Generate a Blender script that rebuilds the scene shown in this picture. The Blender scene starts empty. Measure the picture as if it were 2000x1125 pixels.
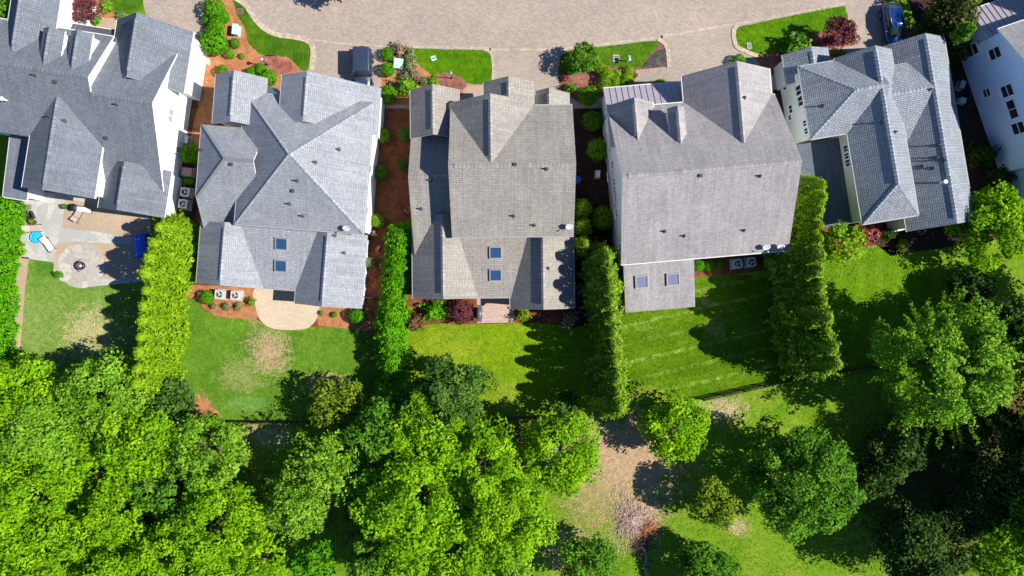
import bpy, bmesh, math, random
import numpy as np
from mathutils import Vector, Matrix
R = math.radians
SC = bpy.context.scene
COL = SC.collection

# ---------------------------------------------------------------- camera, sky, sun, exposure
CAM_H = 70.0                      # drone height in metres, looking straight down
FPX = 1400.0                      # focal length in photo pixels (photo is 2000 px wide)
cam_d = bpy.data.cameras.new('camera')
cam_d.sensor_width = 36.0
cam_d.lens = 36.0 * FPX / 2000.0
cam_d.clip_end = 2000.0
cam = bpy.data.objects.new('camera', cam_d)
cam.location = (0, 0, CAM_H)
COL.objects.link(cam)
SC.camera = cam

SUN_EL, SUN_AZ = 44.0, 5.0        # azimuth: degrees from image right towards image bottom (screen)
sun_dir = Vector((math.cos(R(SUN_EL)) * math.cos(R(SUN_AZ)), -math.cos(R(SUN_EL)) * math.sin(R(SUN_AZ)), math.sin(R(SUN_EL))))
world = bpy.data.worlds.new('World'); SC.world = world
world.use_nodes = True
wn = world.node_tree
sky = wn.nodes.new('ShaderNodeTexSky'); sky.sky_type = 'NISHITA'; sky.sun_disc = False
sky.sun_elevation = R(SUN_EL)
sky.sun_rotation = R(90 + SUN_AZ)
sky.air_density = 1.3; sky.dust_density = 0.2; sky.ozone_density = 6.0
tint = wn.nodes.new('ShaderNodeMix'); tint.data_type = 'RGBA'; tint.blend_type = 'MULTIPLY'; tint.inputs[0].default_value = 1.0
tint.inputs[7].default_value = (.8, .96, 1.28, 1)
wn.links.new(sky.outputs[0], tint.inputs[6]); wn.links.new(tint.outputs[2], wn.nodes['Background'].inputs[0])
wn.nodes['Background'].inputs[1].default_value = 0.054
sl = bpy.data.lights.new('sun', 'SUN'); sl.energy = 4.8; sl.angle = R(0.5); sl.color = (1.0, 0.95, 0.86)
so = bpy.data.objects.new('sun', sl); COL.objects.link(so)
so.rotation_euler = (-sun_dir).to_track_quat('-Z', 'Y').to_euler()
SC.view_settings.view_transform = 'Standard'; SC.view_settings.look = 'None'
SC.view_settings.gamma = 1.0; SC.view_settings.use_curve_mapping = False
SC.view_settings.exposure = 0.82
SC.render.engine = 'CYCLES'
SC.cycles.max_bounces = 6; SC.cycles.diffuse_bounces = 3; SC.cycles.transmission_bounces = 3; SC.cycles.glossy_bounces = 2
SC.cycles.use_denoising = True

# ---------------------------------------------------------------- helpers
def W(px, py, z=0.0):
    k = (CAM_H - z) / FPX
    return Vector(((px - 1000.0) * k, (562.5 - py) * k, z))
def lin(c):
    c /= 255.0
    return c / 12.92 if c <= 0.04045 else ((c + 0.055) / 1.055) ** 2.4
def C(r, g, b, k=1.55):
    "albedo that shows about this screen colour when it receives k"
    return (min(lin(r) / k, .9), min(lin(g) / k, .9), min(lin(b) / k, .9), 1)
def setp(o, label=None, cat=None, group=None, kind=None):
    if label: o['label'] = label
    if cat: o['category'] = cat
    if group: o['group'] = group
    if kind: o['kind'] = kind
    return o
def empty(name, loc=(0, 0, 0), rz=0.0, label=None, cat=None, group=None, kind=None):
    o = bpy.data.objects.new(name, None); o.empty_display_size = .3
    o.location = loc; o.rotation_euler = (0, 0, rz); COL.objects.link(o)
    return setp(o, label, cat, group, kind)
def obj(name, bm, mats, parent=None, loc=None, rz=None, smooth=False):
    if isinstance(bm, bpy.types.Mesh): me = bm
    else:
        me = bpy.data.meshes.new(name)
        bmesh.ops.recalc_face_normals(bm, faces=bm.faces) if smooth != 'keep' else None
        bm.to_mesh(me); bm.free()
        for m in (mats if isinstance(mats, (list, tuple)) else [mats]): me.materials.append(m)
        if smooth is True:
            for p in me.polygons: p.use_smooth = True
    o = bpy.data.objects.new(name, me); COL.objects.link(o)
    if parent: o.parent = parent
    if loc is not None: o.location = loc
    if rz is not None: o.rotation_euler = (0, 0, rz)
    return o
def copy_tree(o, parent=None):
    c = o.copy(); COL.objects.link(c)
    if parent: c.parent = parent
    for ch in o.children: copy_tree(ch, c)
    return c
def BM(): return bmesh.new()
def box(bm, c, s, rz=0.0, mi=0, bev=0.0, M=None):
    m = (M or Matrix.Identity(4)) @ Matrix.Translation(c) @ Matrix.Rotation(rz, 4, 'Z') @ Matrix.Diagonal((s[0], s[1], s[2], 1))
    r = bmesh.ops.create_cube(bm, size=1.0, matrix=m)
    fs = {f for v in r['verts'] for f in v.link_faces}
    for f in fs: f.material_index = mi
    if bev:
        es = list({e for f in fs for e in f.edges})
        bmesh.ops.bevel(bm, geom=es, offset=bev, segments=2, affect='EDGES', profile=.6)
    return bm
def cyl(bm, p0, p1, r0, r1=None, seg=10, mi=0, caps=True):
    p0, p1 = Vector(p0), Vector(p1); r1 = r0 if r1 is None else r1
    d = p1 - p0; q = d.to_track_quat('Z', 'Y')
    A, B = [], []
    for i in range(seg):
        a = 2 * math.pi * i / seg; v = Vector((math.cos(a), math.sin(a), 0))
        A.append(bm.verts.new(p0 + q @ (v * r0))); B.append(bm.verts.new(p1 + q @ (v * r1)))
    for i in range(seg):
        f = bm.faces.new((A[i], A[(i + 1) % seg], B[(i + 1) % seg], B[i])); f.material_index = mi; f.smooth = True
    if caps:
        f = bm.faces.new(A[::-1]); f.material_index = mi
        f = bm.faces.new(B); f.material_index = mi
    return bm
def lathe(bm, prof, seg=16, c=(0, 0, 0), mi=0):
    rings = []
    for r, z in prof:
        rings.append([bm.verts.new((c[0] + max(r, .0005) * math.cos(2 * math.pi * i / seg), c[1] + max(r, .0005) * math.sin(2 * math.pi * i / seg), c[2] + z)) for i in range(seg)])
    for a, b in zip(rings, rings[1:]):
        for i in range(seg):
            f = bm.faces.new((a[i], a[(i + 1) % seg], b[(i + 1) % seg], b[i])); f.material_index = mi; f.smooth = True
    return bm
def tube(bm, pts, radii, seg=6, mi=0):
    pts = [Vector(p) for p in pts]
    for i in range(len(pts) - 1): cyl(bm, pts[i], pts[i + 1], radii[i], radii[i + 1], seg, mi, caps=True)
    return bm
def poly_prism(bm, pts, z0, z1, mi=0):
    a = [bm.verts.new((p[0], p[1], z0)) for p in pts]; b = [bm.verts.new((p[0], p[1], z1)) for p in pts]
    n = len(pts)
    bm.faces.new(a[::-1]).material_index = mi; bm.faces.new(b).material_index = mi
    for i in range(n): bm.faces.new((a[i], a[(i + 1) % n], b[(i + 1) % n], b[i])).material_index = mi
    return bm

# ---------------------------------------------------------------- materials
class NT:
    def __init__(s, name):
        s.m = bpy.data.materials.new(name); s.m.use_nodes = True
        s.t = s.m.node_tree; s.b = s.t.nodes['Principled BSDF']; s.out = s.t.nodes['Material Output']
    def n(s, kind, **kw):
        nd = s.t.nodes.new('ShaderNode' + kind)
        for k, v in kw.items():
            if k.startswith('i_'): nd.inputs[k[2:].replace('_', ' ')].default_value = v
            else: setattr(nd, k, v)
        return nd
    def l(s, a, b): s.t.links.new(a, b)
    def mix(s, fac, a, b, bt='MIX'):
        nd = s.t.nodes.new('ShaderNodeMix'); nd.data_type = 'RGBA'; nd.blend_type = bt
        for sock, v in ((nd.inputs[0], fac), (nd.inputs[6], a), (nd.inputs[7], b)):
            if hasattr(v, 'is_output') or isinstance(v, bpy.types.NodeSocket): s.l(v, sock)
            else: sock.default_value = v
        return nd.outputs[2]
    def math(s, op, a, b=0.0, c=None):
        nd = s.t.nodes.new('ShaderNodeMath'); nd.operation = op
        for i, v in enumerate((a, b) if c is None else (a, b, c)):
            if isinstance(v, bpy.types.NodeSocket): s.l(v, nd.inputs[i])
            else: nd.inputs[i].default_value = v
        return nd.outputs[0]
    def ramp(s, fac, stops):
        nd = s.t.nodes.new('ShaderNodeValToRGB'); cr = nd.color_ramp
        while len(cr.elements) < len(stops): cr.elements.new(.5)
        for e, (p, c) in zip(cr.elements, stops): e.position = p; e.color = c
        s.l(fac, nd.inputs[0]); return nd.outputs[0]
    def noise(s, vec, scale, detail=4, rough=.6, out=0):
        nd = s.n('TexNoise', i_Scale=scale, i_Detail=detail, i_Roughness=rough)
        if vec is not None: s.l(vec, nd.inputs['Vector'])
        return nd.outputs[out]
    def pos(s): return s.n('NewGeometry').outputs['Position']
    def objv(s): return s.n('TexCoord').outputs['Object']
    def uv(s): return s.n('TexCoord').outputs['UV']
    def bump(s, h, strength=.3, dist=.05):
        nd = s.n('Bump', i_Strength=strength, i_Distance=dist); s.l(h, nd.inputs['Height']); s.l(nd.outputs[0], s.b.inputs['Normal'])
    def col(s, c): s.l(c, s.b.inputs['Base Color']) if isinstance(c, bpy.types.NodeSocket) else setattr(s.b.inputs['Base Color'], 'default_value', c)
    def set(s, rough=.8, metal=0.0, spec=.3):
        s.b.inputs['Roughness'].default_value = rough; s.b.inputs['Metallic'].default_value = metal
        s.b.inputs['Specular IOR Level'].default_value = spec; return s
def sc(c, k): return (min(c[0] * k, .95), min(c[1] * k, .95), min(c[2] * k, .95), 1)
def plain(name, c, rough=.6, metal=0.0, spec=.3, var=.18, scale=3.0):
    t = NT(name).set(rough, metal, spec)
    n = t.noise(t.objv(), scale, 5)
    t.col(t.ramp(n, [(.3, sc(c, 1 - var)), (.7, sc(c, 1 + var))]))
    return t.m
def shingle_mat(name, c, dark=.66, course=.17):
    t = NT(name).set(.95, 0, .12)
    br = t.n('TexBrick', i_Scale=1.0, i_Mortar_Size=.028, i_Mortar_Smooth=.3, i_Bias=0.0)
    br.inputs['Brick Width'].default_value = .28; br.inputs['Row Height'].default_value = course
    br.offset = .37; br.inputs['Color1'].default_value = sc(c, 1.15); br.inputs['Color2'].default_value = sc(c, .86); br.inputs['Mortar'].default_value = sc(c, dark)
    t.l(t.uv(), br.inputs['Vector'])
    n1 = t.noise(t.uv(), .35, 6, .65); n2 = t.noise(t.uv(), 14.0, 3)
    c1 = t.mix(1.0, br.outputs[0], t.ramp(n1, [(.3, (.86, .86, .87, 1)), (.7, (1.1, 1.1, 1.09, 1))]), 'MULTIPLY')
    mp = t.n('Mapping'); mp.inputs['Scale'].default_value = (3.0, .16, 1); t.l(t.uv(), mp.inputs['Vector'])
    n3 = t.noise(mp.outputs[0], 1.0, 5, .7)            # weathering streaks that run down the slope
    c1 = t.mix(1.0, c1, t.ramp(n3, [(.32, (.82, .82, .83, 1)), (.66, (1.1, 1.1, 1.09, 1))]), 'MULTIPLY')
    c1 = t.mix(1.0, c1, t.ramp(n2, [(.2, (.8, .8, .8, 1)), (.8, (1.16, 1.16, 1.16, 1))]), 'MULTIPLY')
    t.col(c1)
    sp = t.n('SeparateXYZ'); t.l(t.uv(), sp.inputs[0])
    saw = t.math('FRACT', t.math('DIVIDE', sp.outputs[1], course))
    tab = t.n('TexWhiteNoise', noise_dimensions='2D')
    fl = t.n('Combine' + 'XYZ'); t.l(t.math('FLOOR', t.math('DIVIDE', sp.outputs[0], .31)), fl.inputs[0]); t.l(t.math('FLOOR', t.math('DIVIDE', sp.outputs[1], course)), fl.inputs[1])
    t.l(fl.outputs[0], tab.inputs['Vector'])
    hgt = t.math('ADD', t.math('MULTIPLY', saw, -1.0), t.math('MULTIPLY', tab.outputs[0], .5))
    t.bump(t.math('ADD', hgt, t.math('MULTIPLY', br.outputs[1], -.5)), .4, .03)
    return t.m
def siding_mat(name, c, lap=.2):
    t = NT(name).set(.65, 0, .25)
    sp = t.n('SeparateXYZ'); t.l(t.objv(), sp.inputs[0])
    saw = t.math('FRACT', t.math('DIVIDE', sp.outputs[2], lap))
    n = t.noise(t.objv(), .5, 5)
    cc = t.mix(1.0, t.ramp(n, [(.3, sc(c, .93)), (.7, sc(c, 1.04))]), t.ramp(saw, [(0, (.72, .72, .72, 1)), (.12, (1, 1, 1, 1)), (1, (1, 1, 1, 1))]), 'MULTIPLY')
    t.col(cc); t.bump(t.math('MULTIPLY', saw, -1.0), .5, .03)
    return t.m
def glass_mat(name, c, rough=.06):
    t = NT(name).set(rough, 0, .8); t.col(c); return t.m
M = {}
M['white'] = plain('white_trim', (.78, .78, .77, 1), .5, var=.05)
M['glass'] = glass_mat('window_glass', (.02, .03, .035, 1))
M['skyglass'] = glass_mat('skylight_glass', (.022, .06, .13, 1), .12)
M['skyglass_pale'] = glass_mat('pale_skylight_glass', (.16, .17, .24, 1), .2)
M['rubber'] = plain('rubber', (.018, .018, .02, 1), .8, var=.1)
M['darkmetal'] = plain('dark_metal', (.035, .036, .04, 1), .45, .3)
M['steel'] = plain('galvanised_steel', (.45, .46, .47, 1), .4, .6, var=.08)
M['pipe'] = plain('vent_pipe_metal', (.06, .062, .066, 1), .6)
M['gutter'] = plain('white_gutter', (.55, .55, .55, 1), .5, var=.05)
M['greygutter'] = plain('grey_gutter', (.3, .3, .31, 1), .5, var=.05)
M['concrete'] = plain('concrete', (.36, .34, .31, 1), .9)
M['bark'] = plain('bark', (.09, .065, .045, 1), .95, var=.4, scale=9)
M['greybark'] = plain('grey_bark', (.3, .27, .24, 1), .95, var=.35, scale=9)
# ---------------------------------------------------------------- houses
CAMV = Vector((0, 0, CAM_H))
class House:
    def __init__(s, name, theta, org, label, roof, wall, trim='white', gut='gutter'):
        s.th = R(theta)
        s.e = empty(name, W(*org), -s.th, label, 'house')
        s.M = Matrix.Translation(W(*org)) @ Matrix.Rotation(-s.th, 4, 'Z'); s.I = s.M.inverted()
        s.roof, s.wall, s.trim = roof, wall, M[trim]; s.gut = M[gut]; s.polys = []
    def l(s, px, py, z): return s.I @ W(px, py, z)
    def ray(s, px, py):
        o = s.I @ CAMV; d = (s.I @ W(px, py, 0)) - o
        return o, d
    def hit(s, px, py):
        "roof point seen at a photo pixel -> local point, normal"
        o, d = s.ray(px, py); best = None
        for P in s.polys:
            n = (P[1] - P[0]).cross(P[2] - P[0])
            if n.length < 1e-6: continue
            n.normalize()
            if n.z < 0: n = -n
            k = d.dot(n)
            if abs(k) < 1e-9: continue
            t = (P[0] - o).dot(n) / k; q = o + d * t
            ins = True; m = len(P); sg = 0
            for i in range(m):
                a, b = P[i], P[(i + 1) % m]
                cr = (b.x - a.x) * (q.y - a.y) - (b.y - a.y) * (q.x - a.x)
                if abs(cr) < 1e-9: continue
                if sg == 0: sg = 1 if cr > 0 else -1
                elif (cr > 0) != (sg > 0): ins = False; break
            if ins and (best is None or t < best[0]): best = (t, q, n)
        return (best[1], best[2]) if best else (s.I @ W(px, py, 5), Vector((0, 0, 1)))
    def onx(s, px, py, x):
        o, d = s.ray(px, py); t = (x - o.x) / d.x; return o + d * t
    def ony(s, px, py, y):
        o, d = s.ray(px, py); t = (y - o.y) / d.y; return o + d * t

RT = .2
def slab(h, faces, loop, mats, name='roof', eaves=(), uvdirs=None):
    "roof slab: top faces (with metric UV), fascia round the loop, underside"
    bm = BM(); uvl = bm.loops.layers.uv.new('UVMap')
    for F in faces:
        F = [Vector(p) for p in F]; h.polys.append(F)
        n = Vector((0, 0, 0))
        for i in range(len(F)): n += (F[i] - F[0]).cross(F[(i + 1) % len(F)] - F[0])
        n.normalize()
        if n.z < 0: F = F[::-1]; n = -n
        ud = Vector((-n.y, n.x, 0)); ud = ud.normalized() if ud.length > 1e-4 else Vector((1, 0, 0))
        vd = n.cross(ud)
        vs = [bm.verts.new(p) for p in F]
        f = bm.faces.new(vs); f.material_index = 0
        for lp in f.loops: lp[uvl].uv = (lp.vert.co.dot(ud), lp.vert.co.dot(vd))
        lo = [bm.verts.new(p - Vector((0, 0, RT))) for p in F][::-1]
        bm.faces.new(lo).material_index = 1
    L = [Vector(p) for p in loop]
    for i in range(len(L)):
        a, b = L[i], L[(i + 1) % len(L)]
        dn = Vector((0, 0, RT))
        q = [bm.verts.new(p) for p in (a, b, b - dn, a - dn)]
        bm.faces.new(q).material_index = 1
    bmesh.ops.remove_doubles(bm, verts=bm.verts, dist=1e-4)
    bmesh.ops.recalc_face_normals(bm, faces=bm.faces)
    return obj(name, bm, mats, h.e, smooth='keep')
def ridge_strip(bm, a, b, w=.19, hgt=.07, uvl=None):
    a, b = Vector(a), Vector(b); d = (b - a)
    if d.length < .2: return
    s = Vector((-d.y, d.x, 0)).normalized() * w; up = Vector((0, 0, hgt)); dn = Vector((0, 0, w * .75))
    A = [a + s - dn, a + s - dn + up, a + up, a - s - dn + up, a - s - dn]
    B = [p + d for p in A]
    va = [bm.verts.new(p) for p in A]; vb = [bm.verts.new(p) for p in B]
    for i in range(4): bm.faces.new((va[i], va[i + 1], vb[i + 1], vb[i]))
    bm.faces.new(va); bm.faces.new(vb[::-1])
def gutter_bm(bm, a, b, out):
    a, b = Vector(a), Vector(b); d = (b - a); o = out.normalized() * .085
    for p0, p1, z0, z1 in ((a, b, -.02, -.16),):
        q = [p0 + Vector((0, 0, z0)), p0 + o + Vector((0, 0, z0)), p0 + o + Vector((0, 0, z1)), p0 + Vector((0, 0, z1))]
        va = [bm.verts.new(p + o * .03) for p in q]; vb = [bm.verts.new(p + d + o * .03) for p in q]
        for i in range(4): bm.faces.new((va[i], va[(i + 1) % 4], vb[(i + 1) % 4], vb[i]))
        bm.faces.new(va[::-1]); bm.faces.new(vb)
def gb(h, axis, a, b, ze, zr, br=None, hip=(0, 0), oh=.3, walls=True, zb=-.2, ridge=True, gut=(1, 1), mat=None, wallmat=None, oha=None, wname='wall'):
    """gable / hip block. axis 'x' or 'y' = ridge direction in the house frame. a=(p,p) ends, b=(p,p) eaves: each a
    (px,py,z) photo point or a number in metres. Heights ze (one or two eaves) and zr."""
    ia = 0 if axis == 'x' else 1
    ze = (ze, ze) if not isinstance(ze, tuple) else ze
    def val(p, i): return p if isinstance(p, (int, float)) else h.l(*p)[i]
    a0, a1 = val(a[0], ia), val(a[1], ia); b0, b1 = val(b[0], 1 - ia), val(b[1], 1 - ia)
    if a0 > a1: a0, a1 = a1, a0; hip = (hip[1], hip[0])
    if b0 > b1: b0, b1 = b1, b0; ze = (ze[1], ze[0]); gut = (gut[1], gut[0])
    if br is None:
        k0, k1 = zr - ze[0], zr - ze[1]; br = b0 + (b1 - b0) * k0 / (k0 + k1)
    else: br = val(br, 1 - ia)
    def P(u, v, z): return Vector((u, v, z)) if axis == 'x' else Vector((v, u, z))
    E0a, E0b, E1a, E1b = P(a0, b0, ze[0]), P(a1, b0, ze[0]), P(a0, b1, ze[1]), P(a1, b1, ze[1])
    Ra, Rb = P(a0 + hip[0], br, zr), P(a1 - hip[1], br, zr)
    point = (Rb - Ra).length < .05
    faces = [[E0a, E0b, Rb] if point else [E0a, E0b, Rb, Ra], [E1b, E1a, Ra] if point else [E1b, E1a, Ra, Rb]]
    loop = [E0a, E0b]
    if hip[1]: faces.append([E0b, E1b, Rb])
    else: loop.append(Rb)
    loop += [E1b, E1a]
    if hip[0]: faces.append([E1a, E0a, Ra])
    else: loop.append(Ra)
    rm = mat or h.roof
    slab(h, faces, loop, [rm, h.trim])
    if ridge:
        d = (Rb - Ra); rs = []
        if d.length > 1.4: rs.append((Ra + d.normalized() * (.5 if not hip[0] else .05), Rb - d.normalized() * (.5 if not hip[1] else .05), .19, .07))
        if hip[0]: rs += [(E0a + (Ra - E0a) * .01, Ra, .15, .05), (E1a + (Ra - E1a) * .01, Ra, .15, .05)]
        if hip[1]: rs += [(E0b + (Rb - E0b) * .01, Rb, .15, .05), (E1b + (Rb - E1b) * .01, Rb, .15, .05)]
        for p, q, w_, g_ in rs:
            bm = BM(); ridge_strip(bm, p, q, w_, g_)
            uvl = bm.loops.layers.uv.new('UVMap'); dd = (q - p).normalized()
            for f in bm.faces:
                for lp in f.loops: lp[uvl].uv = (lp.vert.co.dot(dd) * .8, .085)
            obj('ridge_cap', bm, rm, h.e)
    for g, p, q, dv in ((gut[0], E0a, E0b, P(0, -1, 0)), (gut[1], E1a, E1b, P(0, 1, 0)), (hip[0], E0a, E1a, P(-1, 0, 0)), (hip[1], E0b, E1b, P(1, 0, 0))):
        if g:
            bm = BM(); gutter_bm(bm, p, q, dv); obj('gutter', bm, h.gut, h.e)
    if walls:
        oa = oh if oha is None else oha
        w0, w1 = b0 + oh, b1 - oh; u0, u1 = a0 + oa, a1 - oa
        s0 = (zr - ze[0]) / max(br - b0, .01); s1 = (zr - ze[1]) / max(b1 - br, .01)
        t = RT - .01
        prof = [(w0, zb), (w1, zb), (w1, ze[1] + s1 * oh - t), (br, zr - t), (w0, ze[0] + s0 * oh - t)]
        if hip[0] and hip[1]: prof = [(w0, zb), (w1, zb), (w1, ze[1] + s1 * oh - t), (w0, ze[0] + s0 * oh - t)]
        bm = BM()
        if hip[0] or hip[1]:
            mz = min(ze[0] + s0 * oh, ze[1] + s1 * oh) - t
            prof2 = [(w0, zb), (w1, zb), (w1, mz), (br, mz), (w0, mz)]
            pa = prof2 if hip[0] else ([(w0, zb), (w1, zb), (w1, ze[1] + s1 * oh - t), (br, zr - t), (w0, ze[0] + s0 * oh - t)])
            pb = prof2 if hip[1] else ([(w0, zb), (w1, zb), (w1, ze[1] + s1 * oh - t), (br, zr - t), (w0, ze[0] + s0 * oh - t)])
        else: pa = pb = prof
        A = [bm.verts.new(P(u0, v, z)) for v, z in pa]; B = [bm.verts.new(P(u1, v, z)) for v, z in pb]
        m = len(A)
        bm.faces.new(A); bm.faces.new(B[::-1])
        for i in range(m): bm.faces.new((A[i], A[(i + 1) % m], B[(i + 1) % m], B[i]))
        obj(wname, bm, wallmat or h.wall, h.e)
    return dict(a0=a0, a1=a1, b0=b0, b1=b1, br=br, oh=oh)
def shed(h, x, y, z4, walls=True, oh=.25, mat=None, seams=0.0, zb=-.2, gut='n', name='roof', thick_walls=True):
    "single slope over x=(x0,x1), y=(y0,y1); z4 = heights at (y0,y1)"
    x0, x1 = sorted(x); y0, y1 = sorted(y); z0, z1 = z4
    F = [Vector((x0, y0, z0)), Vector((x1, y0, z0)), Vector((x1, y1, z1)), Vector((x0, y1, z1))]
    slab(h, [F], F, [mat or h.roof, h.trim], name)
    if seams:
        n = int((x1 - x0) / seams)
        for i in range(n + 1):
            xx = x0 + .03 + (x1 - x0 - .06) * i / n
            a, b = Vector((xx, y0, z0)), Vector((xx, y1, z1))
            bm = BM(); q = [Vector((-.025, 0, -.01)), Vector((.025, 0, -.01)), Vector((.025, 0, .06)), Vector((-.025, 0, .06))]
            va = [bm.verts.new(a + p) for p in q]; vb = [bm.verts.new(b + p) for p in q]
            for k in range(4): bm.faces.new((va[k], va[(k + 1) % 4], vb[(k + 1) % 4], vb[k]))
            bm.faces.new(va[::-1]); bm.faces.new(vb)
            obj('standing_seam', bm, mat, h.e)
    for g, p, q, dv in (('n', F[3], F[2], (0, 1, 0)), ('s', F[0], F[1], (0, -1, 0)), ('w', F[0], F[3], (-1, 0, 0))):
        if g in gut:
            bm = BM(); gutter_bm(bm, p, q, Vector(dv)); obj('gutter', bm, h.gut, h.e)
    if walls:
        bm = BM(); s = (z1 - z0) / (y1 - y0); t = RT - .01
        lo = [bm.verts.new((p[0], p[1], zb)) for p in ((x0 + oh, y0 + oh), (x1 - oh, y0 + oh), (x1 - oh, y1 - oh), (x0 + oh, y1 - oh))]
        hi = [bm.verts.new((p[0], p[1], z0 + s * (p[1] - y0) - t)) for p in ((x0 + oh, y0 + oh), (x1 - oh, y0 + oh), (x1 - oh, y1 - oh), (x0 + oh, y1 - oh))]
        bm.faces.new(lo[::-1]); bm.faces.new(hi)
        for i in range(4): bm.faces.new((lo[i], lo[(i + 1) % 4], hi[(i + 1) % 4], hi[i]))
        obj('wall', bm, h.wall, h.e)
    return dict(x0=x0, x1=x1, y0=y0, y1=y1)
def window(h, p, face, w=.9, hg=1.4, panes=2, glass=None, rail=False):
    "window on a wall: p = local centre on the wall plane, face E/W/N/S"
    rot = {'E': 0, 'N': R(90), 'W': R(180), 'S': R(-90)}[face]
    T = Matrix.Translation(p) @ Matrix.Rotation(rot, 4, 'Z')
    bm = BM(); box(bm, (.012, 0, 0), (.03, w - .06, hg - .06), M=T)
    wo = obj('window', bm, glass or M['glass'], h.e)
    bm = BM(); f = .1
    box(bm, (.035, 0, hg / 2), (.08, w + f, f), M=T); box(bm, (.035, 0, -hg / 2), (.08, w + f, f), M=T)
    for sgn in (-1, 1): box(bm, (.034, sgn * w / 2, 0), (.078, f, hg - f), M=T)
    for i in range(1, panes): box(bm, (.03, -w / 2 + w * i / panes, 0), (.06, .06, hg - f), M=T)
    if rail: box(bm, (.031, 0, 0), (.062, w - f, .07), M=T)
    obj('frame', bm, h.trim, wo)
    bm = BM(); box(bm, (.06, 0, -hg / 2 - .08), (.15, w + .24, .06), M=T); obj('sill', bm, h.trim, wo)
    return wo
def door(h, p, face, w=.95, hg=2.1, glass=None):
    rot = {'E': 0, 'N': R(90), 'W': R(180), 'S': R(-90)}[face]
    T = Matrix.Translation(p) @ Matrix.Rotation(rot, 4, 'Z')
    bm = BM(); box(bm, (.015, 0, 0), (.04, w, hg), M=T); d = obj('door', bm, glass or M['white'], h.e)
    bm = BM()
    for sgn in (-1, 1): box(bm, (.03, sgn * (w / 2 + .05), 0), (.09, .1, hg + .1), M=T)
    box(bm, (.03, 0, hg / 2 + .1), (.09, w + .2, .1), M=T); obj('frame', bm, h.trim, d)
def align(n, p): return Matrix.Translation(p) @ n.to_track_quat('Z', 'Y').to_matrix().to_4x4()
def skylight(h, px, py, w=1.05, hg=1.05, glass='skyglass', frame='steel'):
    q, n = h.hit(px, py)
    up = Vector((0, 0, 1)); xd = Vector((1, 0, 0)) if abs(n.x) < .05 else up.cross(n).normalized()
    yd = n.cross(xd); T = Matrix(((xd.x, yd.x, n.x, q.x), (xd.y, yd.y, n.y, q.y), (xd.z, yd.z, n.z, q.z), (0, 0, 0, 1)))
    bm = BM(); t = .09
    for sgn in (-1, 1):
        box(bm, (0, sgn * (hg / 2), .08), (w + t, t, .2), M=T); box(bm, (sgn * (w / 2), 0, .08), (t, hg - t, .2), M=T)
    o = obj('skylight', bm, M[frame], h.e)
    bm = BM(); box(bm, (0, 0, .1), (w - t, hg - t, .04), M=T); obj('pane', bm, M[glass], o)
def vent(h, px, py, kind='pipe'):
    q, n = h.hit(px, py); bm = BM()
    if kind == 'pipe':
        bmesh.ops.create_cone(bm, cap_ends=True, segments=10, radius1=.2, radius2=.13, depth=.08, matrix=align(n, q + n * .03))
        cyl(bm, q - Vector((0, 0, .1)), q + Vector((0, 0, .42)), .07, .065, 9)
        obj('vent_pipe', bm, M['pipe'], h.e)
    elif kind == 'box':
        box(bm, (0, 0, .08), (.3, .3, .16), M=align(n, q), bev=.04)
        obj('roof_vent', bm, M['pipe'], h.e)
    elif kind == 'white':
        cyl(bm, q - Vector((0, 0, .1)), q + Vector((0, 0, .7)), .09, .09, 10)
        cyl(bm, q + Vector((0, 0, .7)), q + Vector((0, 0, .82)), .2, .17, 12)
        obj('roof_vent', bm, M['white'], h.e)
def downspout(h, p, z0=0.0):
    bm = BM(); box(bm, (p[0], p[1], (p[2] + z0) / 2), (.1, .1, p[2] - z0)); obj('downspout', bm, h.trim, h.e)

M['paleglass'] = glass_mat('pale_window_glass', (.34, .36, .35, 1), .15)
ROOF0 = shingle_mat('blue_grey_shingle', C(140, 147, 157, 1.6))
ROOF1 = shingle_mat('pale_grey_shingle', C(182, 186, 193, 1.6))
ROOF2 = shingle_mat('tan_grey_shingle', C(184, 178, 169, 1.6))
ROOF3 = shingle_mat('warm_grey_shingle', C(186, 181, 181, 1.6), .85)
ROOF4 = shingle_mat('cool_grey_shingle', C(174, 182, 191, 1.5), .35)
ROOF4_SHADE = shingle_mat('shade_darkened_court_shingle', C(128, 138, 150, 1.6), .5)  # cool-grey shingle darkened to put the court's shade into its colour
ROOF5 = shingle_mat('light_grey_shingle', C(165, 165, 165, 1.25))
METAL = plain('standing_seam_metal', C(172, 162, 170, 1.25), .5, .0, .4, var=.06)
METALD = plain('dark_standing_seam_metal', C(105, 103, 110, 1.5), .45, .2, .4, var=.06)
SID_W = siding_mat('white_siding', (.8, .8, .79, 1))
SID_C = siding_mat('cream_siding', (.72, .69, .6, 1))
SID_P = siding_mat('pale_blue_white_siding', (.6, .68, .74, 1))
SID_B = siding_mat('periwinkle_blue_siding', (.55, .74, .97, 1))

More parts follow.
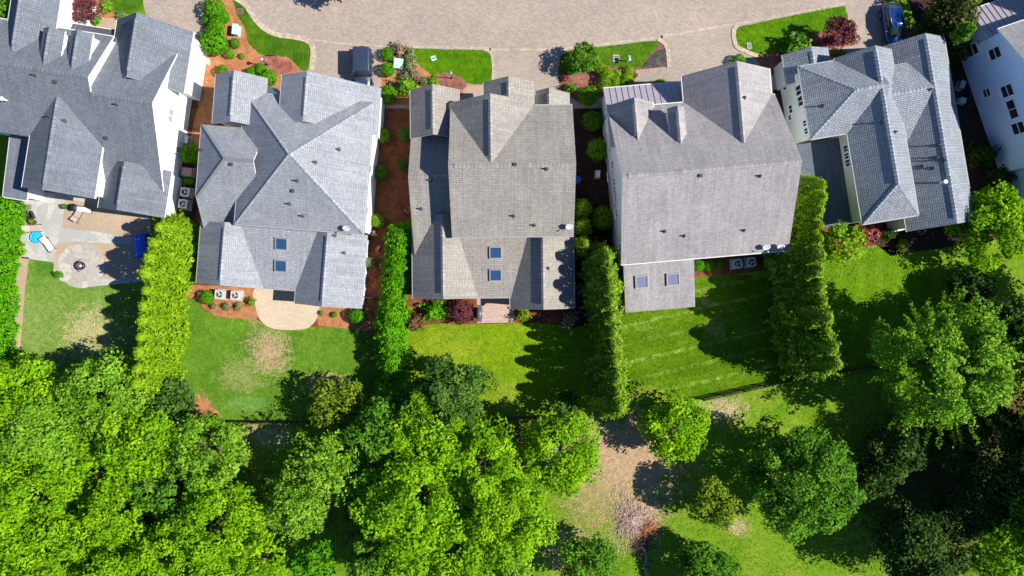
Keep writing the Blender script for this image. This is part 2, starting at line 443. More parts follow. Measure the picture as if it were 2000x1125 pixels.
# ---- house with the bare white gable wall, top left
h = House('gabled_house', 9.0, (200, 230), 'white house with blue-grey roofs, two front dormers and a tall blank sunlit gable wall', ROOF0, SID_W)
yB = h.l(240, 192, 7.7).y
xE = h.l(297, 201, 7.7).x
mB = gb(h, 'x', ((180, 150, 7.0), xE), ((369, 88, 4.2), yB - 7.15), (4.2, 3.4), 7.7, br=yB, gut=(1, 0))
xA = h.l(171, 147, 8.5).x; yA = h.l(100, 139, 8.5).y
sB = (7.7 - 3.4) / 7.15; zA = 7.7 + sB * (yA - yB) - .012
gb(h, 'x', ((-330, 80, 8.5), xA), ((225, 72, 5.7), yA - 5.5), (5.7, zA - sB * 5.5), zA, br=yA, gut=(1, 0))
gb(h, 'y', ((269, 24, 7.3), (247, 150, 7.3)), ((378, 64, 4.0), (228, 46, 4.0)), 4.0, 7.3)
gb(h, 'y', ((45, -70, 7.8), (23, 98, 7.8)), ((115, 20, 5.8), (19, 20, 5.8)), 5.8, 7.8)
gb(h, 'y', ((118, 190, 7.4), (85, 371, 7.2)), ((192, 340, 5.2), (50, 320, 5.2)), 5.2, 7.4)
gb(h, 'y', ((249, 316, 5.5), (233, 411, 5.5)), ((326, 395, 3.0), (193, 395, 3.0)), 3.0, 5.5)
def dormer(h, r0, r1, zr, hw, drop, side='white'):
    "small gable dormer: ridge from r0 (front) to r1"
    p0 = h.l(*r0, zr); p1 = h.l(*r1, zr)
    xm = (p0.x + p1.x) / 2
    gb(h, 'y', (p0.y, p1.y), (xm - hw, xm + hw), zr - drop, zr, oh=.14, oha=.2, zb=zr - drop - 2.0, gut=(0, 0))
dormer(h, (96, 52), (84, 128), 8.15, .95, .7)
dormer(h, (152, 58), (138, 139), 8.15, .95, .7)
xs = (h.l(14, 320, 2.9).x, h.l(62, 320, 2.9).x)
shed(h, xs, (h.l(30, 388, 2.9).y, h.l(30, 262, 2.9).y), (2.8, 3.1), gut='sw')
p0 = h.l(143, 46, 3.2); p1 = h.l(228, 66, 3.4)
shed(h, (p0.x, p1.x), (p1.y - 1.5, p0.y), (3.9, 3.2), mat=METALD, seams=.5, walls=False)
xw = mB['a1'] - .3
for (px, py, w, hg) in ((333, 226, 1.2, 1.0), (346, 292, .55, 1.0), (338, 352, .9, .9), (326, 372, .9, .9)):
    window(h, h.onx(px, py, xw), 'E', w, hg, 2, M['paleglass'])
for px, py in ((68, 147), (228, 204), (127, 236), (98, 227)): vent(h, px, py)
vent(h, 109, 159, 'box'); vent(h, 15, 197, 'white'); vent(h, 208, 269, 'box')
q = h.l(200, 386, 0)
for xx in (-4.6, -3.2, -1.8): window(h, Vector((h.l(118, 392, 3.8).x + xx + 3.2, h.l(85, 371, 7.2).y + .3, 3.9)), 'S', 1.0, 1.1, 1)
HOUSE0 = h

# ---- pale grey hip-roofed house
h = House('hip_roofed_house', 4.5, (570, 360), 'pale grey hip-roofed house with two clear skylights above its cream patio', ROOF1, SID_W, gut='greygutter')
pw = h.l(478, 183, 5.3); pe = h.l(720, 330, 5.3); ps = h.l(580, 447, 5.3); pn = h.l(600, 190, 5.3)
hx = (pe.x - pw.x) / 2; hy = (pn.y - ps.y) / 2
m1 = gb(h, 'x', (pw.x, pe.x), (ps.y, pn.y), 5.3, 9.7, hip=(hx - .05, hx - .05))
# west wing
yS, yN = h.l(388, 385, 5.3).y, h.l(392, 243, 5.3).y; yr = (yS + yN) / 2; x0 = h.l(388, 315, 5.3).x; xr = h.l(437, 308, 7.9).x; xe = pw.x + 2.2
yl = h.l(395, 464, 3.3).y; sl_ = (7.9 - 5.3) / (yr - yS); zl = 7.9 - sl_ * (yr - yl)
V = Vector
slab(h, [[V((x0, yS, 5.3)), V((x0, yl, zl)), V((xe, yl, zl)), V((xe, yr, 7.9)), V((xr, yr, 7.9))], [V((x0, yN, 5.3)), V((xr, yr, 7.9)), V((xe, yr, 7.9)), V((xe, yN, 5.3))], [V((x0, yS, 5.3)), V((xr, yr, 7.9)), V((x0, yN, 5.3))]],
     [(x0, yS, 5.3), (x0, yl, zl), (xe, yl, zl), (xe, yN, 5.3), (x0, yN, 5.3)], [h.roof, h.trim])
for p, q in (((xr + .1, yr, 7.9), (xe, yr, 7.9)), ((x0 + .05, yS + .04, 5.34), (xr, yr, 7.9)), ((x0 + .05, yN - .04, 5.34), (xr, yr, 7.9))):
    bm = BM(); ridge_strip(bm, p, q, .17, .06); uvl = bm.loops.layers.uv.new('UVMap'); obj('ridge_cap', bm, h.roof, h.e)
bm = BM(); pr = [(yl + .3, -.2), (yN - .3, -.2), (yN - .3, 5.3), (yS + .1, 5.25), (yl + .3, zl - .05)]
A = [bm.verts.new((x0 + .3, a, b)) for a, b in pr]; B = [bm.verts.new((xe, a, b)) for a, b in pr]
bm.faces.new(A); bm.faces.new(B[::-1])
for k in range(5): bm.faces.new((A[k], A[(k + 1) % 5], B[(k + 1) % 5], B[k]))
obj('wall', bm, h.wall, h.e)
bm = BM(); gutter_bm(bm, (x0, yS, 5.3), (x0, yN, 5.3), Vector((-1, 0, 0))); obj('gutter', bm, h.gut, h.e)
# rear one-storey roofs
xr = h.l(434, 497, 5.1).x
ml = gb(h, 'y', (h.l(405, 555, 4.0).y, h.l(460, 436, 4.4).y), ((386, 520, 2.9), 2 * xr - h.l(386, 520, 2.9).x), 2.9, 5.1)
xr2 = h.l(634, 525, 5.1).x
mr = gb(h, 'y', (h.l(628, 598, 4.0).y, h.l(650, 452, 4.4).y), ((710, 540, 2.9), 2 * xr2 - h.l(710, 540, 2.9).x), 2.9, 5.1)
ms = shed(h, (xr + .3, xr2 - .3), (h.l(560, 566, 2.9).y, h.l(560, 446, 4.3).y), (2.85, 4.3), gut='s')
skylight(h, 550, 476); skylight(h, 549, 519)
# front gables
gb(h, 'y', ((457, 137, 7.0), (446, 236, 7.0)), ((421, 160, 5.3), (520, 160, 5.3)), 5.3, 7.0)
gb(h, 'y', ((591, 138, 7.9), (584, 236, 7.9)), ((550, 165, 6.2), (740, 205, 4.3)), (6.2, 4.3), 7.9)
for px, py in ((662, 292), (616, 317), (580, 353), (565, 398), (591, 422), (672, 494), (395, 292), (654, 460)): vent(h, px, py)
vent(h, 572, 372, 'box'); vent(h, 452, 320, 'box')
xw = m1['a1'] - .3
for py in (255, 330, 412): window(h, h.onx(728 - (py - 255) * .08, py, xw), 'E', .7, 1.2, 1)
for d in (-3, 0, 3): window(h, Vector((d, ms['y0'] + .25, 1.3)), 'S', 1.6, 1.9, 2)
window(h, Vector((xr - .3, ml['a0'] + .3, 1.5)), 'S', 1.2, 1.3); window(h, Vector((xr2 + .2, mr['a0'] + .3, 1.5)), 'S', 1.2, 1.3)
door(h, Vector((-2, h.l(591, 138, 7.9).y - .3, 1.05)), 'N')
HOUSE1 = h

# ---- tan-grey house in the middle
h = House('gabled_house', -0.6, (960, 370), 'tan-grey shingled house with two deep blue skylights above a small brick patio', ROOF2, SID_C, gut='greygutter')
zE, zR = 5.8, 8.9
m2 = gb(h, 'x', ((882, 400, 5.8), (1120, 400, 5.8)), ((1000, 462, zE), (1000, 206, zE)), zE, zR)
xg = h.l(958, 240, 8.85).x
xgr = h.l(1042, 190, zE).x
mg = gb(h, 'y', ((958, 182, 8.85), (958, 315, 8.85)), (2 * xg - xgr, xgr), zE, 8.85, gut=(0, 1))
s = (8.85 - zE) / (xgr - xg); half = (xgr - h.l(945, 175, zE).x) / 2
gb(h, 'y', ((993, 149, 7.5), (993, 196, 7.4)), (xgr - 2 * half, xgr - .01), zE - .012, zE - .012 + s * half, gut=(1, 1))
gb(h, 'y', ((1069, 171, 5.2), (1069, 214, 5.2)), ((1046, 185, 4.1), (1111, 190, 3.4)), (4.1, 3.4), 5.2)
# west wing
mwf = gb(h, 'y', ((843, 164, 6.4), (843, 262, 6.4)), ((802, 200, 4.6), (896, 185, 4.6)), 4.6, 6.4)
yr = h.l(830, 344, 6.6).y
mw2 = gb(h, 'x', ((801, 400, 5.5), -2.2), (h.l(810, 500, 2.9).y, yr + (yr - h.l(810, 500, 2.9).y) * .75), (2.95, 6.6 - 3.65 * .75), 6.6, br=yr, gut=(0, 0))
# rear
xl = h.l(865, 510, 5.4).x
ml = gb(h, 'y', (h.l(860, 584, 4.0).y, h.l(865, 420, 4.4).y), ((806, 530, 2.8), 2 * xl - h.l(806, 530, 2.8).x), 2.8, 5.4)
xr2 = h.l(1061, 535, 5.4).x
mr = gb(h, 'y', (h.l(1062, 604, 4.0).y, h.l(1060, 455, 4.4).y), ((1121, 540, 2.8), 2 * xr2 - h.l(1121, 540, 2.8).x), 2.8, 5.4)
ms = shed(h, (xl + .3, xr2 - .3), (h.l(960, 581, 2.85).y, h.l(960, 463, 4.2).y), (2.85, 4.2), gut='s')
skylight(h, 968, 493); skylight(h, 968, 537)
for px, py in ((1067, 330), (1003, 422), (1043, 440), (822, 408), (841, 352), (1071, 524)): vent(h, px, py)
vent(h, 1006, 322, 'box')
for d in (-2, .6, 3.2): window(h, Vector((d, ms['y0'] + .25, 1.3)), 'S', 1.6, 1.9, 2)
for z in (1.5, 4.2):
    for yy in (-3, 0, 3): window(h, Vector((m2['a1'] - .3, yy, z)), 'E', .9, 1.3)
window(h, Vector((xl, ml['a0'] + .3, 1.5)), 'S', 1.3, 1.3); window(h, Vector((xr2, mr['a0'] + .3, 1.5)), 'S', 1.3, 1.3)
downspout(h, (m2['a0'] + .05, m2['b0'] + .05, 5.6), 3)
HOUSE2 = h

# ---- warm-grey house with metal porch roof
h = House('gabled_house', -4.9, (1385, 370), 'wide warm-grey house with a metal porch roof and a flat low rear extension', ROOF3, SID_P)
zE, zR = 5.8, 10.4
m3 = gb(h, 'x', ((1213, 516, zE), (1540, 490, zE)), ((1376, 503, zE), (1300, 203, zE)), zE, zR, br=(1390, 329, zR))
xg = h.l(1446, 200, 9.0).x; xr_ = h.l(1505, 160, zE).x
gb(h, 'y', ((1437, 119, 9.0), (1457, 290, 9.0)), (2 * xg - xr_, xr_), zE, 9.0)
xd = h.l(1242, 230, 8.2).x; xdr = h.l(1275, 205, zE + .2).x
gb(h, 'y', ((1238, 190, 8.2), (1248, 275, 8.2)), (2 * xd - xdr, xdr), zE + .2, 8.2)
p0 = h.l(1323, 206, 8.7); p1 = h.l(1332, 287, 8.7)
gb(h, 'y', (p0.y, p1.y), (p0.x - .72, p0.x + .75), 8.0, 8.7, oh=.12, oha=.25, zb=5.2, gut=(0, 0), wallmat=SID_W)
xs = (h.l(1178, 172, 3.6).x, h.l(1333, 160, 3.6).x)
shed(h, xs, (h.l(1255, 207, 4.8).y - .3, h.l(1255, 166, 3.6).y), (4.9, 3.6), mat=METAL, seams=.55, gut='n')
xs = (h.l(1219, 560, 3.8).x, h.l(1356, 555, 3.8).x)
mx = shed(h, xs, (h.l(1290, 605, 3.4).y, h.l(1290, 508, 4.6).y), (3.4, 4.5), gut='')
skylight(h, 1253, 550, 1.1, 1.1, 'skyglass_pale', 'greygutter'); skylight(h, 1314, 545, 1.1, 1.1, 'skyglass_pale', 'greygutter')
for px, py in ((1484, 344), (1298, 452), (1336, 461), (1453, 450), (1454, 191)): vent(h, px, py)
vent(h, 1368, 342, 'box')
xw = m3['a0'] + .3
for (px, py) in ((1182, 252), (1190, 248), (1185, 306), (1197, 322), (1190, 344), (1200, 356), (1201, 371), (1203, 386), (1205, 416), (1212, 484)):
    q = h.onx(px, py, xw)
    window(h, Vector((xw, q.y, min(max(q.z, 1.2), 7.5))), 'W', .75, 1.3)
for d in (1.5, 4.5): window(h, Vector((d, m3['b0'] + .3, 3.8)), 'S', 1.3, 1.4)
window(h, Vector((-5.2, mx['y0'] + .25, 1.5)), 'S', 2.2, 1.8, 3)
downspout(h, (m3['a0'] + .1, m3['b0'] + .1, 5.5))
HOUSE3 = h

# ---- cool-grey house with many hips and low west court roof
h = House('hip_roofed_house', -9.5, (1730, 270), 'cool-grey house of many hips with a shaded low flat roof on its west side', ROOF4, SID_C, gut='greygutter')
z0, z1 = 5.4, 7.6
xm = h.l(1738, 260, z1).x; xwe = h.l(1669, 345, z0).x
hw = xm - xwe
mm = gb(h, 'y', ((1711, 88, z1), h.l(1752, 427, z0).y), (xwe, xm + hw), z0, z1, hip=(0, h.l(1768, 356, z1).y - h.l(1752, 427, z0).y))
yw = h.l(1670, 168, 7.8).y
mwst = gb(h, 'x', ((1571, 200, z0), xm + .6), (h.l(1620, 266, z0).y, h.l(1592, 125, z0).y), z0, 7.75, br=None, hip=(h.l(1670, 168, 7.7).x - h.l(1571, 200, z0).x, 0))
xR = h.l(1838, 250, 6.3).x; xRe = h.l(1882, 300, 3.9).x
mR = gb(h, 'y', ((1801, 64, 6.6), h.l(1830, 443, 4.4).y), (2 * xR - xRe, xRe), 3.9, 6.35)
yc = h.l(1775, 178, 6.3).y
gb(h, 'x', (xm - .6, xR + .05), (yc - 5.2, yc + 2.8), (4.25, 5.25), 6.4, br=yc, walls=False, gut=(0, 0))
shed(h, (h.l(1563, 330, 3).x, h.l(1650, 330, 3).x), (h.l(1640, 440, 3).y, h.l(1600, 276, 3).y), (2.9, 3.1), gut='w', mat=ROOF4_SHADE)
gb(h, 'y', ((1586, 90, 4.6), (1592, 150, 4.6)), ((1530, 120, 3.2), (1618, 108, 3.2)), 3.2, 4.6)
vent(h, 1607, 207); vent(h, 1722, 239); vent(h, 1748, 258); vent(h, 1801, 325); vent(h, 1817, 175)
for px, py in ((1831, 284), (1828, 308), (1822, 329), (1843, 313)): vent(h, px, py)
vent(h, 1837, 357, 'white')
xw = mwst['a0'] + .3
for (px, py, w, hg) in ((1561, 176, .95, 1.3), (1565, 197, .95, 1.3), (1545, 213, .8, .9), (1524, 177, .6, .9), (1574, 240, .6, 1.0), (1577, 255, .6, 1.0), (1533, 236, .5, .9)):
    q = h.onx(px, py, xw); window(h, Vector((xw, q.y, min(max(q.z, 1.2), 4.3))), 'W', w, hg)
xw = mm['b0'] + .3
for py in (291, 304, 318):
    q = h.onx(1653 + (py - 291) * .13, py, xw); window(h, Vector((xw, q.y, min(q.z, 4.6))), 'W', .7, .9)
window(h, Vector((h.l(1765, 440, 2).x, mR['a0'] + .3, 1.6)), 'S', 1.5, 1.2, 3)
for yy in (-6, -2, 3): window(h, Vector((mR['b1'] - .3, yy, 1.8)), 'E', 1.1, 1.3)
HOUSE4 = h

# ---- blue house at the right edge
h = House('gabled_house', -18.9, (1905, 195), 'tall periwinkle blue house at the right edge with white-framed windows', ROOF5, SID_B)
x0 = h.l(1905, 200, 0).x - .3
yn = h.l(1870, 100, 0).y + .3; ysn = h.l(1930, 285, 0).y
m5 = gb(h, 'x', (x0, x0 + 14), (ysn - 3.2, yn - .3), (6.9, 6.2), 9.8)
gb(h, 'x', (x0 + .75, x0 + 13), (ysn - 9, ysn - 2.6), 6.4, 8.6)
shed(h, (x0 + .4, x0 + 5.2), (yn - .8, yn + 2.6), (4.4, 3.1), mat=METAL, seams=.5, gut='nw')
gb(h, 'x', (x0 + 5.4, x0 + 14), (yn - 1, yn + 4.5), 4.4, 6.6)
xw = x0 + .3
for (px, py, w, hg, rl) in ((1900, 97, 1.05, 1.5, 1), (1944, 104, 1.05, 1.5, 1), (1928, 181, .8, 1.0, 1), (1968, 177, 1.1, 1.5, 1), (1978, 213, 1.75, 1.1, 0), (1990, 250, 1.1, 1.6, 1)):
    q = h.onx(px, py, xw); window(h, q, 'W', w, hg, 1 if rl else 2, M['glass'], bool(rl))
HOUSE5 = h
# ---------------------------------------------------------------- ground
rg = random.Random(5)
def smooth_pts(pts, n=6):
    out = []; m = len(pts)
    for i in range(m):
        p0, p1, p2, p3 = (Vector(pts[(i + k) % m]) for k in (-1, 0, 1, 2))
        for j in range(n):
            t = j / n
            out.append(.5 * ((2 * p1) + (p2 - p0) * t + (2 * p0 - 5 * p1 + 4 * p2 - p3) * t * t + (3 * p1 - p0 - 3 * p2 + p3) * t ** 3))
    return out
def dens(pts, step=8):
    out = []; m = len(pts)
    for i in range(m):
        a, b = Vector(pts[i]), Vector(pts[(i + 1) % m]); k = max(1, int((b - a).length / step))
        for j in range(k): out.append(a.lerp(b, j / k))
    return out
SHEETS = []
def sheet(name, pts, z, mat, smooth=True, jit=0.0, label=None):
    SHEETS.append((name, pts, z, mat.name))
    P = smooth_pts(pts) if smooth else [Vector(p) for p in pts]
    if jit: P = [p + Vector((rg.uniform(-jit, jit), rg.uniform(-jit, jit))) for p in dens(P, 5)]
    bm = BM()
    vs = [bm.verts.new(W(p[0], p[1], 0) + Vector((0, 0, z))) for p in P]
    f = bm.faces.new(vs)
    if f.normal.z < 0 or f.calc_area() == 0: pass
    bmesh.ops.triangulate(bm, faces=[f])
    bm.normal_update()
    for f in bm.faces:
        if f.normal.z < 0: f.normal_flip()
    o = obj(name, bm, mat, smooth='keep'); o['kind'] = 'structure'
    return o
def ground_mat(name, c, c2, scale=.5, fine=9.0, patches=(), stripes=None, bumpk=.5, dots=0.0):
    t = NT(name).set(1.0, 0, .05)
    p = t.pos()
    n1 = t.noise(p, scale, 6, .62); n2 = t.noise(p, fine, 4, .7); n3 = t.noise(p, scale * .22, 3, .5)
    cc = t.mix(t.ramp(n1, [(.36, (0, 0, 0, 1)), (.64, (1, 1, 1, 1))]), c, c2)
    cc = t.mix(1.0, cc, t.ramp(n3, [(.3, (.84, .88, .84, 1)), (.7, (1.14, 1.1, 1.12, 1))]), 'MULTIPLY')
    for (px, py, rx, ry, col, st) in patches:
        q = W(px, py)
        mp = t.n('Mapping', vector_type='POINT'); mp.inputs['Location'].default_value = (-q.x / rx, -q.y / ry, 0); mp.inputs['Scale'].default_value = (1 / rx, 1 / ry, 0)
        t.l(p, mp.inputs[0])
        ln = t.n('VectorMath', operation='LENGTH'); t.l(mp.outputs[0], ln.inputs[0])
        d = t.math('ADD', t.math('SUBTRACT', 1.0, ln.outputs['Value']), t.math('MULTIPLY', t.math('SUBTRACT', t.noise(p, 1.1, 6, .75), .5), 2.6))
        d = t.math('ADD', d, t.math('MULTIPLY', t.math('SUBTRACT', n2, .5), 2.8))
        nd = t.n('MapRange', interpolation_type='SMOOTHSTEP'); t.l(d, nd.inputs[0]); nd.inputs[1].default_value = .05; nd.inputs[2].default_value = .6; nd.inputs[4].default_value = st
        cc = t.mix(nd.outputs[0], cc, col)
    if stripes:
        ang, period, width, col, st = stripes
        mp = t.n('Mapping'); mp.inputs['Rotation'].default_value = (0, 0, R(ang)); t.l(p, mp.inputs[0])
        sp = t.n('SeparateXYZ'); t.l(mp.outputs[0], sp.inputs[0])
        yy = t.math('ADD', sp.outputs[1], t.math('MULTIPLY', t.math('SUBTRACT', t.noise(p, .25, 2), .5), .5))
        fr = t.math('FRACT', t.math('DIVIDE', yy, period))
        tri = t.math('ABSOLUTE', t.math('SUBTRACT', fr, .5))
        m = t.math('MULTIPLY', t.math('LESS_THAN', tri, width), t.ramp(t.noise(p, 1.2, 4, .7), [(.42, (0, 0, 0, 1)), (.62, (1, 1, 1, 1))]))
        cc = t.mix(t.math('MULTIPLY', m, st), cc, col)
        alt = t.math('GREATER_THAN', t.math('FRACT', t.math('DIVIDE', yy, period * 2)), .5)
        cc = t.mix(t.math('MULTIPLY', alt, .35), cc, sc(c, .8))
    cc = t.mix(1.0, cc, t.ramp(n2, [(.25, (.66, .7, .62, 1)), (.75, (1.3, 1.28, 1.3, 1))]), 'MULTIPLY')
    n5 = t.noise(p, 2.1, 6, .72)
    cc = t.mix(1.0, cc, t.ramp(n5, [(.3, (.62, .68, .56, 1)), (.7, (1.36, 1.3, 1.42, 1))]), 'MULTIPLY')
    t.col(cc); t.bump(n2, bumpk, .12)
    return t.m
def paver_mat(name, c, w=.24, hgt=.12, var=.1, rot=0.0, mort=.82):
    t = NT(name).set(.85, 0, .25); p = t.pos()
    mp = t.n('Mapping'); mp.inputs['Rotation'].default_value = (0, 0, R(rot)); t.l(p, mp.inputs[0])
    br = t.n('TexBrick', i_Scale=1.0, i_Mortar_Size=.012, i_Mortar_Smooth=.2)
    br.inputs['Brick Width'].default_value = w; br.inputs['Row Height'].default_value = hgt
    br.inputs['Color1'].default_value = sc(c, 1 + var); br.inputs['Color2'].default_value = sc(c, 1 - var); br.inputs['Mortar'].default_value = sc(c, mort)
    t.l(mp.outputs[0], br.inputs['Vector'])
    n = t.noise(p, .18, 6, .6); n2 = t.noise(p, 5.0, 5, .7); n4 = t.noise(p, 2.3, 2, .5, 0)
    cc = t.mix(1.0, br.outputs[0], t.ramp(n, [(.3, (.85, .85, .86, 1)), (.7, (1.08, 1.08, 1.07, 1))]), 'MULTIPLY')
    cc = t.mix(1.0, cc, t.ramp(n2, [(.3, (.88, .88, .89, 1)), (.7, (1.1, 1.1, 1.09, 1))]), 'MULTIPLY')
    t.col(cc); t.bump(br.outputs[1], -.3, .02)
    return t.m
def flag_mat(name, c, cm, scale=1.0, c2=None):
    t = NT(name).set(.85, 0, .2); p = t.pos()
    nv = t.n('TexNoise', i_Scale=1.2); t.l(p, nv.inputs['Vector'])
    mv = t.n('VectorMath', operation='MULTIPLY_ADD'); t.l(nv.outputs[1], mv.inputs[0]); mv.inputs[1].default_value = (.35, .35, 0); t.l(p, mv.inputs[2])
    v1 = t.n('TexVoronoi', feature='DISTANCE_TO_EDGE', i_Scale=scale); v2 = t.n('TexVoronoi', i_Scale=scale)
    for v in (v1, v2): v.voronoi_dimensions = '2D'; t.l(mv.outputs[0], v.inputs['Vector'])
    sp = t.n('SeparateColor'); t.l(v2.outputs['Color'], sp.inputs[0])
    cc = t.mix(t.ramp(sp.outputs[0], [(.2, (0, 0, 0, 1)), (.8, (1, 1, 1, 1))]), c, c2 or sc(c, .78))
    cc = t.mix(t.ramp(t.noise(p, 2.5, 6, .7), [(.45, (0, 0, 0, 1)), (.75, (1, 1, 1, 1))]), cc, sc(cm, .9))
    cc = t.mix(t.ramp(v1.outputs['Distance'], [(.015, (1, 1, 1, 1)), (.04, (0, 0, 0, 1))]), cc, cm)
    t.col(cc); t.bump(v1.outputs['Distance'], .2, .03)
    return t.m
K = 1.5
DIRT = C(198, 165, 136, K); TAN = C(205, 178, 145, K)
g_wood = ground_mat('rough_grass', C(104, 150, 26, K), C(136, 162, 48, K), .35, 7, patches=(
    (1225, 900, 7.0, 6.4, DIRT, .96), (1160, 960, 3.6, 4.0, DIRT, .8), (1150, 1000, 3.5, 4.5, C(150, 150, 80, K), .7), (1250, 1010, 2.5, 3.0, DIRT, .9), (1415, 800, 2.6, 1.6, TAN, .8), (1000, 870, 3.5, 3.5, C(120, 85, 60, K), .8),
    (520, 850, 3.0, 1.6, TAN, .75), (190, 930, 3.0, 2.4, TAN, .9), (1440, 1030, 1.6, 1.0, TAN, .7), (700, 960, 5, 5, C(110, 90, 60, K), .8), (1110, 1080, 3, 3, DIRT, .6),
    (1850, 950, 12, 11, C(70, 66, 50, K), .92), (1960, 820, 5, 4, C(110, 70, 60, K), .9), (230, 1000, 17, 10, C(78, 66, 44, K), .95), (800, 1010, 9, 8, C(74, 62, 44, K), .9)))  # wide dark patches: brown wood floor, with tree shade painted into the colour
g_mulch = ground_mat('bark_mulch', C(158, 98, 68, K), C(122, 76, 56, K), .8, 11)
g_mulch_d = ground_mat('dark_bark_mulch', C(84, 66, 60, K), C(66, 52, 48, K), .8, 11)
g_mulch_o = ground_mat('orange_bark_mulch', C(204, 143, 102, K), C(186, 124, 86, K), .8, 11)
g_mulch_p = ground_mat('pinkish_bark_mulch', C(168, 116, 104, K), C(140, 92, 84, K), .8, 11)
g_mulch_r = ground_mat('red_bark_mulch', C(178, 112, 100, K), C(150, 96, 80, K), .9, 11)
l_front = ground_mat('front_lawn_grass', C(98, 138, 30, K * 1.06), C(66, 112, 22, K * 1.06), .5, 9)
l_vivid = ground_mat('vivid_lawn_grass', C(104, 150, 18, K * 1.06), C(80, 128, 14, K * 1.06), .5, 9)
l0 = ground_mat('dry_lawn_grass', C(136, 166, 76, K * 1.06), C(112, 152, 56, K * 1.06), .35, 7, patches=((175, 650, 3.4, 3.0, C(206, 192, 142, K * 1.06), .85), (90, 520, 2, 1.2, C(80, 130, 40, K * 1.06), .8), (60, 640, 2.5, 3.5, C(150, 170, 96, K * 1.06), .6)))
l1 = ground_mat('patchy_lawn_grass', C(116, 156, 46, K * 1.06), C(94, 138, 38, K * 1.06), .45, 7, patches=((525, 685, 2.5, 3.0, C(198, 168, 134, K * 1.06), .92), (470, 735, 2.4, 2.0, C(170, 168, 110, K * 1.06), .65), (640, 752, 2.8, 1.3, C(206, 172, 120, K * 1.06), .85), (395, 790, 1.0, 1.3, C(212, 150, 110, K * 1.06), 1.0), (500, 622, 1.4, .5, C(190, 160, 110, K * 1.06), .8), (480, 790, 3, 1, C(128, 172, 96, K * 1.06), .5)))
l2 = ground_mat('yellow_green_lawn_grass', C(138, 168, 26, K * 1.06), C(112, 152, 18, K * 1.06), .4, 7, patches=((870, 690, 4, 3, C(164, 178, 52, K * 1.06), .6), (1000, 780, 3, 2, C(160, 172, 60, K * 1.06), .6)))
l3 = ground_mat('striped_lawn_grass', C(86, 130, 10, K * 1.06), C(112, 144, 28, K * 1.06), .4, 7, patches=((1395, 640, 1.2, 1.5, C(176, 176, 96, K * 1.06), .8), (1262, 770, 2.0, 1.0, C(150, 160, 60, K * 1.06), .7), (1375, 588, .8, .8, C(160, 150, 80, K * 1.06), .7), (1260, 640, 1.6, .6, C(132, 160, 50, K * 1.06), .6)), stripes=(-13, 1.75, .1, C(158, 186, 84, K * 1.06), .9))
l4 = ground_mat('bright_lawn_grass', C(102, 146, 20, K * 1.06), C(120, 160, 32, K * 1.06), .5, 8, stripes=(-84, .95, .06, C(140, 184, 40, K * 1.06), .35))
pave = paver_mat('road_pavers', C(205, 187, 172, K * 1.2), .32, .16, .13, 20, .72)
drive = paver_mat('driveway_pavers', C(203, 186, 171, K * 1.2), .32, .16, .11, -12, .74)
edge = paver_mat('pale_edging_stone', C(213, 194, 174, K * 1.12), .3, .3, .16, 0, .7)
cream = paver_mat('cream_patio_pavers', C(226, 206, 178, K), .4, .2, .05, 4)
brickp = paver_mat('brick_patio_pavers', C(208, 180, 166, K), .3, .15, .12, 0)
flag = flag_mat('flagstone', C(214, 213, 208, K), C(192, 184, 168, K), .95, C(188, 190, 188, K))
tanp = paver_mat('tan_patio_pavers', C(202, 180, 154, K), .22, .11, .07, 9)
gravel = ground_mat('dark_gravel', C(108, 104, 100, K), C(70, 68, 68, K), 2.0, 14)
walk = paver_mat('walk_pavers', C(202, 176, 152, K), .24, .12, .06, 5)

# ground: one sheet to the horizon
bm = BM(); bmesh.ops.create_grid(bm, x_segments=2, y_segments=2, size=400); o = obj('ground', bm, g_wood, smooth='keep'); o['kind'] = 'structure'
Z1, Z2, Z3, Z4 = .006, .012, .018, .024
sheet('mulch_bed', [(30, 180), (395, 180), (1180, 175), (1560, 160), (1720, 300), (1760, 60), (2600, -100), (2600, 420), (1860, 470), (1700, 480), (1600, 500), (1560, 520), (1360, 545), (1225, 612), (1140, 640), (930, 632), (800, 645), (735, 660), (620, 640), (420, 622), (350, 590), (372, 440), (290, 420), (30, 400)], Z1, g_mulch, False)
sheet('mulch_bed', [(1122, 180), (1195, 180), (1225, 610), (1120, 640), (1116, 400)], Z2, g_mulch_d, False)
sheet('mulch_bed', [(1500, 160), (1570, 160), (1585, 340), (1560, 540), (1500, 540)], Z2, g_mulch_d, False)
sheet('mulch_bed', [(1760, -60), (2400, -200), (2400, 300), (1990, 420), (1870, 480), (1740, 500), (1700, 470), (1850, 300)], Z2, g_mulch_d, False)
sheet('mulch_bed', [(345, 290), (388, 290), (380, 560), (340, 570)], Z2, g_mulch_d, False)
sheet('road', [(255, -300), (1765, -300), (1765, -10), (1722, 0), (1745, 85), (1720, 130), (1640, 125), (1540, 170), (1330, 210), (1100, 212), (900, 212), (600, 212), (520, 205), (400, 110), (395, 75), (330, 95), (272, 75), (285, 30), (270, -40)], Z3, pave, False)
sheet('driveway', [(606, 82), (750, 92), (748, 150), (745, 195), (590, 196), (603, 130)], Z4, drive, False)
sheet('driveway', [(957, 97), (1094, 100), (1095, 130), (1085, 215), (950, 215), (960, 165)], Z4, drive, False)
sheet('driveway', [(1296, 72), (1436, 52), (1440, 90), (1490, 120), (1500, 160), (1330, 200), (1200, 200), (1240, 140), (1305, 130)], Z4, drive, False)
